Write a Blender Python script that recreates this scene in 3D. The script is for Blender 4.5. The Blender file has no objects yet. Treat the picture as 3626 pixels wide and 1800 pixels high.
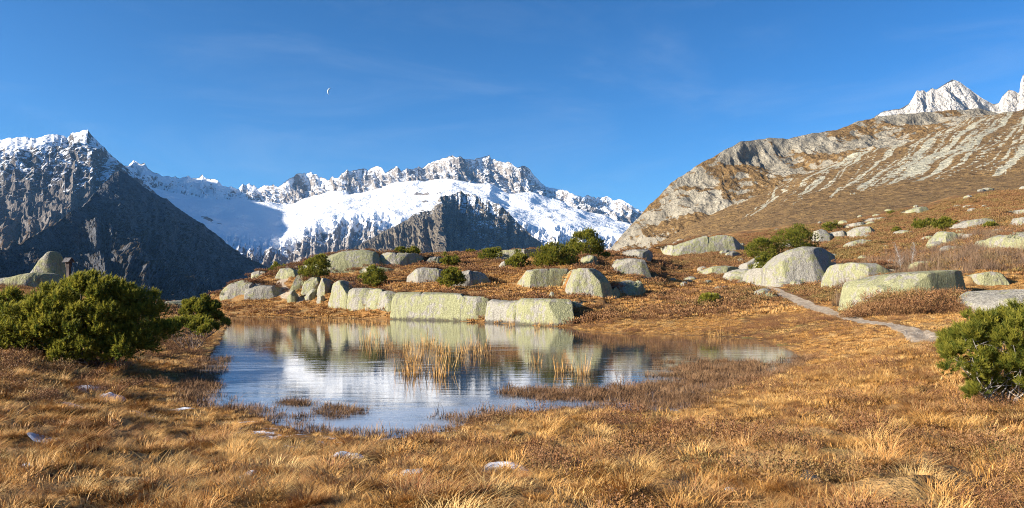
import bpy, math, random
import numpy as np

# ----------------------------------------------------------------------------
# camera, sky, sun, exposure
# ----------------------------------------------------------------------------
scene = bpy.context.scene
COL = scene.collection
F, CX, HY, HC = 2846.0, 1813.0, 1040.0, 2.4      # focal length in photo pixels, centre column, horizon row, eye height

cam_d = bpy.data.cameras.new('camera')
cam = bpy.data.objects.new('camera', cam_d); COL.objects.link(cam)
cam.location = (0, 0, HC); cam.rotation_euler = (math.radians(90), 0, 0)
cam_d.sensor_width = 36.0; cam_d.lens = 36.0 * F / 3626.0
cam_d.shift_y = (HY - 900.0) / 3626.0
cam_d.clip_start = 0.1; cam_d.clip_end = 100000.0
scene.camera = cam

SUN_AZ = math.radians(107.0)     # to the left of the view direction
SUN_EL = math.radians(20.5)
SDIR = (-math.sin(SUN_AZ) * math.cos(SUN_EL), math.cos(SUN_AZ) * math.cos(SUN_EL), math.sin(SUN_EL))

world = bpy.data.worlds.new('World'); scene.world = world; world.use_nodes = True
wn = world.node_tree; wn.nodes.clear()
w_out = wn.nodes.new('ShaderNodeOutputWorld'); w_bg = wn.nodes.new('ShaderNodeBackground')
w_sky = wn.nodes.new('ShaderNodeTexSky'); w_sky.sky_type = 'NISHITA'; w_sky.sun_disc = False
w_sky.sun_elevation = SUN_EL; w_sky.sun_rotation = -SUN_AZ
w_sky.altitude = 2000; w_sky.air_density = 1.0; w_sky.dust_density = 2.4; w_sky.ozone_density = 4.0
w_hsv = wn.nodes.new('ShaderNodeHueSaturation'); w_hsv.inputs['Saturation'].default_value = 1.16
w_hsv.inputs['Hue'].default_value = 0.492
w_bg.inputs['Strength'].default_value = 0.0395
w_gam = wn.nodes.new('ShaderNodeGamma'); w_gam.inputs['Gamma'].default_value = 1.38
wn.links.new(w_sky.outputs[0], w_hsv.inputs['Color']); wn.links.new(w_hsv.outputs[0], w_gam.inputs['Color']); 
w_tc = wn.nodes.new('ShaderNodeTexCoord'); w_mp = wn.nodes.new('ShaderNodeMapping'); w_mp.inputs['Location'].default_value = (0.35, 0.1, 0.6); w_mp.inputs['Scale'].default_value = (1.2, 1.2, 5.0); w_mp.inputs['Rotation'].default_value = (0.3, 0.75, 0.2)
w_ns = wn.nodes.new('ShaderNodeTexNoise'); w_ns.inputs['Scale'].default_value = 2.3; w_ns.inputs['Detail'].default_value = 8; w_ns.inputs['Roughness'].default_value = 0.62; w_ns.inputs['Distortion'].default_value = 0.9
w_mr = wn.nodes.new('ShaderNodeMapRange'); w_mr.interpolation_type = 'SMOOTHSTEP'; w_mr.inputs[1].default_value = 0.46; w_mr.inputs[2].default_value = 0.80; w_mr.inputs[4].default_value = 0.11
w_mx = wn.nodes.new('ShaderNodeMix'); w_mx.data_type = 'RGBA'; w_mx.inputs[7].default_value = (7.5, 8.6, 9.6, 1)
wn.links.new(w_tc.outputs['Generated'], w_mp.inputs[0]); wn.links.new(w_mp.outputs[0], w_ns.inputs[0]); wn.links.new(w_ns.outputs[0], w_mr.inputs[0])
wn.links.new(w_mr.outputs[0], w_mx.inputs[0]); wn.links.new(w_gam.outputs[0], w_mx.inputs[6]); wn.links.new(w_mx.outputs[2], w_bg.inputs['Color'])
wn.links.new(w_bg.outputs[0], w_out.inputs['Surface'])

sun_d = bpy.data.lights.new('sun', 'SUN'); sun_d.energy = 5.0; sun_d.angle = math.radians(0.53)
sun_d.color = (1.0, 0.91, 0.78)
sun = bpy.data.objects.new('sun', sun_d); COL.objects.link(sun)
from mathutils import Vector
sun.rotation_euler = Vector(SDIR).to_track_quat('Z', 'Y').to_euler()

scene.view_settings.view_transform = 'Standard'; scene.view_settings.look = 'None'
scene.view_settings.gamma = 1.0; scene.view_settings.exposure = 1.32
scene.view_settings.use_curve_mapping = False
scene.render.engine = 'CYCLES'
scene.cycles.use_denoising = True; scene.cycles.filter_width = 1.0; scene.cycles.denoising_prefilter = 'NONE'
scene.cycles.max_bounces = 6; scene.cycles.diffuse_bounces = 2; scene.cycles.glossy_bounces = 3
scene.cycles.transmission_bounces = 3; scene.cycles.volume_bounces = 0; scene.cycles.transparent_max_bounces = 8

# ----------------------------------------------------------------------------
# helpers
# ----------------------------------------------------------------------------
rng = np.random.default_rng(7)

def P(px, py, Y):
    return np.array([(px - CX) / F * Y, Y, HC - (py - HY) / F * Y])

def _hash(ix, iy, iz, seed):
    h = (ix.astype(np.uint32) * np.uint32(374761393) + iy.astype(np.uint32) * np.uint32(668265263)
         + iz.astype(np.uint32) * np.uint32(2147483647 - 58831) + np.uint32(seed * 974711 & 0xffffffff))
    h = (h ^ (h >> np.uint32(13))) * np.uint32(1274126177)
    h = (h ^ (h >> np.uint32(16))) * np.uint32(2246822519)
    return h ^ (h >> np.uint32(15))

def perlin(x, y, z=None, seed=0):
    x = np.asarray(x, float); y = np.asarray(y, float)
    z = np.zeros_like(x) if z is None else np.asarray(z, float)
    x0 = np.floor(x); y0 = np.floor(y); z0 = np.floor(z)
    fx, fy, fz = x - x0, y - y0, z - z0
    ux, uy, uz = (t * t * t * (t * (t * 6 - 15) + 10) for t in (fx, fy, fz))
    ix, iy, iz = x0.astype(np.int64), y0.astype(np.int64), z0.astype(np.int64)
    res = 0
    for dx in (0, 1):
        wx = ux if dx else 1 - ux
        for dy in (0, 1):
            wy = uy if dy else 1 - uy
            for dz in (0, 1):
                wz = uz if dz else 1 - uz
                h = _hash(ix + dx, iy + dy, iz + dz, seed)
                g = (((h & np.uint32(1023)).astype(float) / 511.5 - 1) * (fx - dx)
                     + (((h >> np.uint32(10)) & np.uint32(1023)).astype(float) / 511.5 - 1) * (fy - dy)
                     + (((h >> np.uint32(20)) & np.uint32(1023)).astype(float) / 511.5 - 1) * (fz - dz))
                res = res + wx * wy * wz * g
    return res * 1.3

def fbm(x, y, z=None, octv=4, seed=0, gain=0.5, ridged=False):
    x = np.asarray(x, float); y = np.asarray(y, float); z = np.zeros_like(x) if z is None else np.asarray(z, float)
    a, s, tot = 1.0, 0.0, 0.0
    for o in range(octv):
        n = perlin(x, y, z, seed + o * 17)
        if ridged: n = 1 - 2.2 * np.abs(n)
        s = s + a * n; tot += a; a *= gain
        x, y, z = (x * 1.6 + y * 1.2) + 3.1, (-x * 1.2 + y * 1.6) - 7.7, z * 2.03 + 1.3
    return s / tot

def sstep(a, b, x):
    t = np.clip((x - a) / (b - a), 0, 1); return t * t * (3 - 2 * t)

def mesh_np(name, verts, faces, mat=None, parent=None, smooth=True, attrs=None, link=True):
    """faces: int array (n,3) or (n,4)"""
    verts = np.ascontiguousarray(verts, np.float32).reshape(-1, 3)
    faces = np.ascontiguousarray(faces, np.int32); k = faces.shape[1]; n = len(faces)
    me = bpy.data.meshes.new(name)
    me.vertices.add(len(verts)); me.vertices.foreach_set('co', verts.ravel())
    me.loops.add(n * k); me.loops.foreach_set('vertex_index', faces.ravel())
    me.polygons.add(n)
    me.polygons.foreach_set('loop_start', np.arange(0, n * k, k, dtype=np.int32))
    me.polygons.foreach_set('loop_total', np.full(n, k, np.int32))
    me.update(calc_edges=True)
    me.polygons.foreach_set('use_smooth', np.full(n, smooth))
    for an, av in (attrs or {}).items():
        at = me.attributes.new(an, 'FLOAT', 'POINT'); at.data.foreach_set('value', np.ascontiguousarray(av, np.float32).ravel())
    if mat: me.materials.append(mat)
    ob = bpy.data.objects.new(name, me)
    if link: COL.objects.link(ob)
    if parent: ob.parent = parent
    return ob

def grid_faces(nr, nc):
    i = np.arange(nr - 1)[:, None] * nc + np.arange(nc - 1)[None, :]
    i = i.ravel()
    return np.stack([i, i + 1, i + nc + 1, i + nc], 1)

def tag(o, label, cat=None, group=None, kind=None):
    o['label'] = label
    if cat: o['category'] = cat
    if group: o['group'] = group
    if kind: o['kind'] = kind
    return o

def empty(name, loc):
    o = bpy.data.objects.new(name, None); COL.objects.link(o); o.location = loc; o.empty_display_size = 0.2
    return o

# node helpers ---------------------------------------------------------------
class NT:
    def __init__(s, name):
        s.m = bpy.data.materials.new(name); s.m.use_nodes = True; s.t = s.m.node_tree
        s.b = s.t.nodes['Principled BSDF']; s.b.inputs['Roughness'].default_value = 0.9
        s.b.inputs['Specular IOR Level'].default_value = 0.15
        s._co = None
    def n(s, typ, **kw):
        nd = s.t.nodes.new('ShaderNode' + typ)
        for k, v in kw.items(): setattr(nd, k, v)
        return nd
    def L(s, a, b): s.t.links.new(a, b)
    def put(s, sock, v):
        if isinstance(v, (int, float)): sock.default_value = v
        elif isinstance(v, (tuple, list)): sock.default_value = tuple(v) + ((1,) if len(v) == 3 and sock.type == 'RGBA' else ())
        else: s.L(v, sock)
    def co(s, scale=None, rot=None):
        if s._co is None: s._co = s.n('TexCoord').outputs['Object']
        if scale is None and rot is None: return s._co
        mp = s.n('Mapping'); s.L(s._co, mp.inputs[0])
        if scale is not None: mp.inputs['Scale'].default_value = scale
        if rot is not None: mp.inputs['Rotation'].default_value = rot
        return mp.outputs[0]
    def noise(s, scale, detail=5, rough=0.55, co=None, dist=0.0):
        nd = s.n('TexNoise'); s.L(co or s.co(), nd.inputs['Vector'])
        nd.inputs['Scale'].default_value = scale; nd.inputs['Detail'].default_value = detail
        nd.inputs['Roughness'].default_value = rough; nd.inputs['Distortion'].default_value = dist
        return nd.outputs['Fac']
    def voro(s, scale, feat='F1', out='Distance', co=None):
        nd = s.n('TexVoronoi', feature=feat); s.L(co or s.co(), nd.inputs['Vector']); nd.inputs['Scale'].default_value = scale
        return nd.outputs[out]
    def attr(s, name, inst=False):
        nd = s.n('Attribute', attribute_name=name)
        if inst: nd.attribute_type = 'INSTANCER'
        return nd.outputs['Fac']
    def math(s, op, a, b=0.0, c=0.0, clamp=False):
        nd = s.n('Math', operation=op, use_clamp=clamp)
        for i, v in enumerate((a, b, c)): s.put(nd.inputs[i], v)
        return nd.outputs[0]
    def ramp(s, x, a, b, lo=0.0, hi=1.0):
        nd = s.n('MapRange', interpolation_type='SMOOTHSTEP'); s.put(nd.inputs[0], x)
        for i, v in enumerate((a, b, lo, hi)): nd.inputs[1 + i].default_value = v
        return nd.outputs[0]
    def mix(s, f, a, b):
        nd = s.n('Mix', data_type='RGBA'); s.put(nd.inputs[0], f); s.put(nd.inputs[6], a); s.put(nd.inputs[7], b)
        return nd.outputs[2]
    def bump(s, h, strength=0.5, dist=0.1):
        nd = s.n('Bump'); s.L(h, nd.inputs['Height']); nd.inputs['Strength'].default_value = strength
        nd.inputs['Distance'].default_value = dist; s.L(nd.outputs[0], s.b.inputs['Normal'])
    def nz(s):
        g = s.n('NewGeometry'); x = s.n('SeparateXYZ'); s.L(g.outputs['Normal'], x.inputs[0]); return x.outputs[2]
    def col(s, c): s.put(s.b.inputs['Base Color'], c); return s

# materials ------------------------------------------------------------------
def m_ground():
    t = NT('ground_turf')
    heath = t.attr('heath'); path = t.attr('path'); frost = t.attr('frost')
    n1 = t.noise(0.35, 6, 0.6); n2 = t.noise(3.0, 5, 0.65); n3 = t.noise(14.0, 3, 0.6)
    gold = t.mix(t.ramp(n2, 0.32, 0.7), (0.15, 0.065, 0.020), (0.42, 0.21, 0.060))
    gold = t.mix(t.ramp(n1, 0.42, 0.68), gold, (0.40, 0.25, 0.10))
    rust = t.mix(t.ramp(n2, 0.35, 0.65), (0.075, 0.037, 0.016), (0.23, 0.115, 0.042))
    rust = t.mix(t.ramp(t.noise(0.5, 5), 0.50, 0.64), rust, (0.17, 0.13, 0.038))
    hf = t.ramp(t.math('ADD', heath, t.math('MULTIPLY', t.math('SUBTRACT', n2, 0.5), 0.7)), 0.38, 0.62)
    c = t.mix(hf, gold, rust)
    c = t.mix(t.math('MULTIPLY', t.ramp(n3, 0.55, 0.75), 0.35), c, (0.10, 0.055, 0.03))
    pcol = t.mix(t.ramp(n2, 0.3, 0.7), (0.27, 0.20, 0.13), (0.52, 0.42, 0.31))
    c = t.mix(t.ramp(t.math('ADD', path, t.math('MULTIPLY', t.math('SUBTRACT', t.noise(1.6, 5, 0.65), 0.5), 0.8)), 0.36, 0.56), c, pcol)
    fr = t.ramp(t.math('ADD', frost, t.math('MULTIPLY', t.math('SUBTRACT', t.noise(2.2, 6, 0.7), 0.5), 1.6)), 0.62, 0.8)
    c = t.mix(fr, c, (0.72, 0.74, 0.80))
    t.col(c); t.bump(t.math('ADD', n2, t.math('MULTIPLY', n3, 0.5)), 0.9, 0.12)
    return t.m

def m_rock():
    t = NT('lichen_granite')
    oi = t.n('ObjectInfo').outputs['Random']
    n0 = t.noise(0.55, 4, 0.6); n1 = t.noise(2.2, 6, 0.65); n2 = t.noise(9.0, 5, 0.7); n3 = t.noise(30.0, 3, 0.7)
    grey = t.mix(t.ramp(n2, 0.3, 0.7), (0.20, 0.182, 0.15), (0.40, 0.37, 0.31))
    lich = t.mix(t.ramp(n2, 0.3, 0.72), (0.215, 0.21, 0.105), (0.385, 0.37, 0.205))
    f = t.ramp(t.math('ADD', t.math('ADD', t.math('MULTIPLY', n0, 0.6), t.math('MULTIPLY', n1, 0.5)), t.math('MULTIPLY', t.math('SUBTRACT', oi, 0.5), 0.14)), 0.50, 0.60)
    c = t.mix(f, grey, lich)
    c = t.mix(t.math('MULTIPLY', t.ramp(n3, 0.6, 0.75), 0.5), c, (0.10, 0.095, 0.08))
    st = t.noise(1.0, 5, 0.6, co=t.co((2.5, 2.5, 0.35)))
    c = t.mix(t.math('MULTIPLY', t.ramp(st, 0.54, 0.66), 0.6), c, (0.15, 0.135, 0.11))
    c = t.mix(t.math('MULTIPLY', t.ramp(t.noise(1.3, 6, 0.7, co=t.co((1.0, 1.0, 0.6))), 0.60, 0.70), 0.55), c, (0.13, 0.12, 0.10))
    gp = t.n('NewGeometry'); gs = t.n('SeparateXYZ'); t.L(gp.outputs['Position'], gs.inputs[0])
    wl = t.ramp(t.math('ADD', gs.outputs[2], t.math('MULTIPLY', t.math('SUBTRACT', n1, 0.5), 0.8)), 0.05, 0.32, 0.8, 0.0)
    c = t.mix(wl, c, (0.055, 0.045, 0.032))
    t.col(c)
    h = t.math('ADD', t.math('ADD', t.math('MULTIPLY', t.noise(1.5, 6, 0.7, co=t.co((1.0, 1.0, 0.45))), 1.1), t.math('MULTIPLY', n2, 0.35)), t.math('MULTIPLY', n3, 0.15))
    h = t.math('ADD', h, t.math('MULTIPLY', n0, 0.8))
    t.bump(h, 1.0, 0.26)
    return t.m

def m_mountain(name, rock_a, rock_b, veg_a, veg_b, sc, snow_col=(0.86, 0.88, 0.90), kz=1.6, kn=1.0, bump=0.7, vk=1.0, speck=0.0):
    """sc: size of one noise feature in metres"""
    t = NT(name)
    s = 1.0 / sc
    nz = t.nz(); snow = t.attr('snow'); veg = t.attr('veg'); scree = t.attr('scree')
    n1 = t.noise(s, 7, 0.62); n2 = t.noise(s * 4.5, 6, 0.65); n3 = t.noise(s * 0.22, 4, 0.5)
    nv = t.noise(s * 1.4, 5, 0.6, co=t.co((1.0, 1.0, 0.22), (0.0, 0.25, 0.0)))
    rock = t.mix(t.ramp(t.math('ADD', t.math('MULTIPLY', nv, 0.6), t.math('MULTIPLY', n2, 0.4)), 0.36, 0.64), rock_a, rock_b)
    rock = t.mix(t.ramp(n3, 0.40, 0.62, 0.0, 0.45), rock, rock_a)
    vegc = t.mix(t.ramp(n2, 0.35, 0.65), veg_a, veg_b)
    vf = t.math('ADD', t.math('ADD', veg, t.math('MULTIPLY', t.math('SUBTRACT', nz, 0.65), 1.1 * vk)), t.math('MULTIPLY', t.math('SUBTRACT', n1, 0.5), 1.8))
    c = t.mix(t.ramp(vf, 0.42, 0.58), rock, vegc)
    scn = t.noise(s * 3.0, 6, 0.75)
    sf = t.ramp(t.math('ADD', scree, t.math('MULTIPLY', t.math('SUBTRACT', t.math('ADD', t.math('MULTIPLY', scn, .6), t.math('MULTIPLY', n2, .4)), 0.5), 3.6)), 0.44, 0.60)
    c = t.mix(sf, c, t.mix(t.ramp(n2, 0.35, 0.65), (0.34, 0.315, 0.225), (0.54, 0.505, 0.38)))
    wf = t.math('ADD', t.math('ADD', snow, t.math('MULTIPLY', t.math('SUBTRACT', nz, 0.62), kz)),
                t.math('MULTIPLY', t.math('SUBTRACT', t.math('ADD', t.math('MULTIPLY', nv, 0.55), t.math('MULTIPLY', n2, 0.45)), 0.5), 2.8 * kn))
    sn_ = t.ramp(wf, 0.44, 0.62)
    c = t.mix(sn_, c, snow_col)
    t.col(c)
    hh = t.math('MULTIPLY', t.math('ADD', t.math('MULTIPLY', n1, 1.0), t.math('MULTIPLY', n2, 0.45)), t.math('SUBTRACT', 1.0, t.math('MULTIPLY', sn_, 0.72)))
    t.bump(hh, bump, sc * 0.9)
    return t.m

def m_ice():
    t = NT('pond_ice')
    co = t.co((0.30, 1.6, 1.0))
    n = t.noise(1.1, 4, 0.55, co=co, dist=0.6); n2 = t.noise(5.0, 3, 0.5, co=co); fr = t.noise(0.22, 6, 0.65, dist=0.8)
    frost = t.attr('frost')
    b = t.b; b.inputs['IOR'].default_value = 1.7; b.inputs['Specular IOR Level'].default_value = 0.5
    fs = t.noise(0.55, 7, 0.68, co=t.co((0.45, 1.7, 1.0)), dist=1.2)
    ff = t.ramp(t.math('ADD', t.math('MULTIPLY', frost, 0.50), t.math('ADD', t.math('MULTIPLY', t.math('SUBTRACT', fr, 0.5), 0.9), t.math('MULTIPLY', t.math('SUBTRACT', fs, 0.5), 1.5))), 0.06, 0.62)
    t.col(t.mix(t.math('MULTIPLY', ff, 0.8), (0.028, 0.036, 0.038), (0.34, 0.40, 0.48)))
    t.put(b.inputs['Roughness'], t.math('ADD', 0.035, t.math('MULTIPLY', ff, 0.16)))
    t.bump(t.math('ADD', n, t.math('MULTIPLY', n2, 0.15)), 0.12, 0.03)
    return t.m

def m_foliage(name, dark, light, rnd=0.35, trans=0.0, tipc=None):
    t = NT(name)
    tint = t.attr('tint'); tip = t.attr('tip')
    c = t.mix(tint, dark, light)
    if tipc: c = t.mix(t.math('MULTIPLY', tip, 0.7), c, tipc)
    t.col(c)
    t.b.inputs['Roughness'].default_value = 0.6
    tr = t.n('BsdfTranslucent'); t.L(c, tr.inputs['Color']); mx = t.n('MixShader'); mx.inputs[0].default_value = 0.5
    t.L(t.b.outputs[0], mx.inputs[1]); t.L(tr.outputs[0], mx.inputs[2]); t.L(mx.outputs[0], t.t.nodes['Material Output'].inputs['Surface'])
    return t.m

def m_grass(name, root, a, b_, c_, pale):
    """blade colour: root dark, tone (per tuft) between a, b_ and c_"""
    t = NT(name)
    tone = t.attr('tone', True); tip = t.attr('tip'); tint = t.attr('tint')
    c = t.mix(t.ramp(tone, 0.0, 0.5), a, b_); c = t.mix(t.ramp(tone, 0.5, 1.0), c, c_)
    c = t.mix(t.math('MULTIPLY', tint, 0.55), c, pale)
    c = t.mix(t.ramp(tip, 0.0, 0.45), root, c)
    t.col(c); t.b.inputs['Roughness'].default_value = 0.55
    t.b.inputs['Subsurface Weight'].default_value = 0.0
    return t.m

def m_plain(name, a, b_, scale, rough=0.9, bump=0.4, bd=0.02, co=None):
    t = NT(name); n = t.noise(scale, 5, 0.65, co=t.co(co) if co else None)
    t.col(t.mix(t.ramp(n, 0.3, 0.7), a, b_)); t.b.inputs['Roughness'].default_value = rough
    t.bump(n, bump, bd); return t.m

M_GROUND = m_ground(); M_ROCK = m_rock(); M_ICE = m_ice()
M_WETROCK = m_plain('wet_stone', (0.03, 0.035, 0.035), (0.10, 0.10, 0.09), 12.0, rough=0.5, bd=0.04)
M_BARK = m_plain('pine_bark', (0.07, 0.045, 0.035), (0.26, 0.19, 0.15), 9.0)
M_WOODPALE = m_plain('dead_wood', (0.22, 0.19, 0.17), (0.48, 0.44, 0.40), 12.0)
M_BIRCH = m_plain('birch_bark', (0.16, 0.14, 0.12), (0.50, 0.47, 0.43), 10.0)
M_NEEDLE = m_foliage('pine_needles', (0.055, 0.095, 0.018), (0.22, 0.22, 0.028), tipc=(0.60, 0.48, 0.065))
M_TIMBER = m_plain('weathered_timber', (0.035, 0.026, 0.022), (0.12, 0.095, 0.085), 6.0, co=(1, 1, 0.2))
M_SHINGLE = m_plain('roof_shingle', (0.06, 0.055, 0.055), (0.15, 0.14, 0.14), 10.0)
M_SNOW = m_plain('old_snow', (0.42, 0.44, 0.50), (0.70, 0.71, 0.75), 8.0, bump=0.5, bd=0.05)
M_MOON = m_plain('moon_dust', (0.44, 0.49, 0.55), (0.62, 0.66, 0.70), 0.02, bump=0.0)

# ----------------------------------------------------------------------------
# terrain height
# ----------------------------------------------------------------------------
def ZP(Y, py): return HC - (py - HY) / F * Y
_near = [(1, .72), (3, .72), (7, .60)]
TAB = {
 -600: _near + [(12, .75), (22, 1.0), (40, 2.0), (60, 3.0), (80, 2.0), (120, -6), (250, -40)],
    0: _near + [(12, .55), (18, .75), (25, 1.02), (32, 1.2), (45, 2.0), (60, 3.1), (80, 2.0), (120, -6), (250, -40)],
  300: _near + [(11, .42), (16, .42), (22, .50), (30, .8), (45, 1.5), (60, 2.4), (75, 1.9), (120, -6), (250, -40)],
  600: _near + [(11, .28), (15, .22), (20, .28), (28, .4), (45, .6), (62, 1.05), (74, 1.35), (82, 1.2), (110, -5), (250, -40)],
  800: _near + [(11, .22), (14, .12), (84, .12), (88, .35), (93, 1.0), (97, 1.5), (102, 2.7), (112, 1.2), (150, -8), (250, -40)],
  950: _near + [(11, .20), (14, .12), (83, .12), (87, .4), (93, 1.2), (97, 1.6), (101, 3.3), (106, 4.4), (113, 5.3), (122, 4.2), (160, -8), (250, -40)],
 1100: _near + [(11, .20), (14, .12), (81, .12), (85, .4), (89, 1.05), (93, 1.6), (96, 2.9), (100, 4.1), (108, 5.0), (114, 5.4), (121, 7.3), (132, 7.4), (160, 1), (250, -40)],
 1250: _near + [(11, .20), (14, .12), (79, .12), (83, .7), (86.5, 1.1), (89.5, 3.0), (95, 3.9), (103, 4.7), (112, 5.2), (118, 7.2), (125, 8.55), (135, 8.3), (165, 1), (250, -40)],
 1400: _near + [(11, .20), (14, .12), (73.5, .05), (76.5, 2.25), (85, 3.2), (95, 4.2), (103, 5.2), (112, 6.15), (119, 7.7), (124, 8.2), (134, 8.0), (165, 1), (260, -40)],
 1600: _near + [(11, .20), (14, .12), (70, .05), (73, 2.1), (80, 2.9), (90, 3.8), (100, 4.9), (110, 6.3), (120, 7.6), (130, 8.9), (145, 8.8), (180, 2), (280, -40)],
 1800: _near + [(11, .22), (14, .12), (64, .05), (67, 1.8), (75, 2.6), (88, 3.8), (97, 5.0), (108, 6.5), (118, 8.0), (130, 9.1), (145, 8.9), (180, 2), (280, -40)],
 2000: _near + [(11, .24), (14, .14), (58.5, .05), (61.5, 1.7), (68, 2.1), (77, 2.5), (82.5, 4.5), (90, 5.4), (100, 6.8), (115, 8.3), (130, 9.1), (150, 8.9), (190, 2), (300, -30)],
 2200: _near + [(11, .28), (14, .2), (48, .05), (56, .5), (62, 1.2), (70, 1.8), (79, 2.5), (86, 4.0), (95, 5.5), (105, 7.1), (120, 8.4), (140, 9.0), (170, 7), (250, 0), (420, -10)],
 2400: _near + [(11, .33), (14, .26), (45, .05), (52, .3), (62, 1.1), (72, 1.9), (85, 2.7), (100, 4.3), (120, 6.6), (150, 9.8), (200, 15.5), (280, 18), (420, 8)],
 2650: _near + [(11, .40), (18, .32), (30, .22), (44, .1), (52, .4), (60, 1.1), (70, 1.9), (82, 2.8), (95, 3.9), (115, 6.4), (140, 9.8), (180, 15), (240, 21.5), (420, 16)],
 2900: _near + [(11, .46), (20, .48), (30, .62), (42, .92), (52, 1.15), (62, 1.6), (75, 2.6), (88, 3.7), (100, 5.4), (115, 7.6), (135, 10.4), (165, 15), (200, 20), (250, 25), (420, 20)],
 3200: _near + [(11, .52), (20, .58), (30, .78), (42, 1.2), (52, 1.7), (62, 3.1), (75, 4.8), (90, 6.5), (110, 9.3), (140, 13.8), (180, 20.5), (240, 28), (420, 24)],
 3500: _near + [(11, .58), (20, .68), (30, .9), (38, 1.15), (46, 1.5), (51, 2.6), (62, 4.7), (75, 6.6), (90, 8.9), (110, 12.2), (140, 17), (180, 24), (240, 33), (420, 30)],
 4200: _near + [(11, .62), (20, .8), (30, 1.2), (38, 1.7), (46, 2.4), (62, 6.0), (75, 8.2), (90, 11), (110, 15), (140, 21), (180, 30), (240, 40), (420, 36)],
}
_cols = np.array(sorted(TAB)); _lg = np.linspace(0, math.log(450), 420)
_tabz = np.stack([np.interp(_lg, np.log([p[0] for p in TAB[c]]), [p[1] for p in TAB[c]]) for c in _cols])
_k = np.exp(-np.linspace(-2, 2, 7) ** 2); _k /= _k.sum()
_tabz = np.stack([np.convolve(np.pad(r, 3, mode='edge'), _k, 'valid') for r in _tabz])

POND_PX = [(812,1119),(900,1122),(1000,1124),(1200,1127),(1400,1131),(1500,1134),(1600,1137),(1720,1142),(1840,1150),(1930,1155),(2020,1160),
 (2060,1174),(2180,1180),(2300,1183),(2420,1187),(2520,1190),(2620,1196),(2720,1213),(2800,1240),(2850,1272),(2790,1310),(2660,1345),(2540,1380),
 (2470,1420),(2430,1452),(2300,1468),(2150,1466),(2000,1458),(1850,1464),(1740,1474),(1650,1502),(1560,1530),(1450,1546),(1330,1556),(1200,1552),
 (1080,1535),(1010,1508),(930,1486),(820,1462),(730,1440),(660,1405),(640,1370),(680,1335),(720,1300),(745,1262),(770,1225),(790,1195),(800,1160)]
def _pl(px, py):
    Y = HC * F / (py - HY); return ((px - CX) / F * Y, Y)
POND = np.array([_pl(*p) for p in POND_PX])

def poly_sd(x, y, poly):
    """signed distance, positive outside"""
    x = np.asarray(x, float); y = np.asarray(y, float)
    d = np.full(x.shape, 1e18); ins = np.zeros(x.shape, bool)
    n = len(poly)
    for i in range(n):
        ax, ay = poly[i]; bx, by = poly[(i + 1) % n]
        ex, ey = bx - ax, by - ay
        t = np.clip(((x - ax) * ex + (y - ay) * ey) / (ex * ex + ey * ey), 0, 1)
        d = np.minimum(d, (x - ax - t * ex) ** 2 + (y - ay - t * ey) ** 2)
        c = ((ay > y) != (by > y)) & (x < (bx - ax) * (y - ay) / (by - ay + 1e-12) + ax)
        ins ^= c
    d = np.sqrt(d); return np.where(ins, -d, d)

def line_d(x, y, pts):
    d = np.full(np.shape(x), 1e18)
    for (ax, ay), (bx, by) in zip(pts[:-1], pts[1:]):
        ex, ey = bx - ax, by - ay
        t = np.clip(((x - ax) * ex + (y - ay) * ey) / (ex * ex + ey * ey), 0, 1)
        d = np.minimum(d, (x - ax - t * ex) ** 2 + (y - ay - t * ey) ** 2)
    return np.sqrt(d)

def pxY(x, y):
    th = np.clip(np.arctan2(x, y), -math.radians(42), math.radians(42)); r = np.hypot(x, y)
    return CX + F * np.tan(th), r * np.cos(th)

def z_table(x, y):
    px, Y = pxY(x, y)
    ci = np.clip(np.searchsorted(_cols, px) - 1, 0, len(_cols) - 2)
    t = np.clip((px - _cols[ci]) / (_cols[ci + 1] - _cols[ci]), 0, 1)
    t = t * t * (3 - 2 * t) * 0.5 + t * 0.5
    l = np.clip(np.log(np.maximum(Y, 1.0)) / _lg[-1] * (len(_lg) - 1), 0, len(_lg) - 1.001)
    k = l.astype(int); f = l - k
    z0 = _tabz[ci, k] * (1 - f) + _tabz[ci, k + 1] * f
    z1 = _tabz[ci + 1, k] * (1 - f) + _tabz[ci + 1, k + 1] * f
    return z0 * (1 - t) + z1 * t

def pond_d(x, y):
    d = poly_sd(x, y, POND)
    return d + 0.55 * fbm(x * 0.45, y * 0.45, octv=3, seed=5) * np.clip(14.0 / np.maximum(np.abs(y), 8), .3, 1) * 1.3

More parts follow.
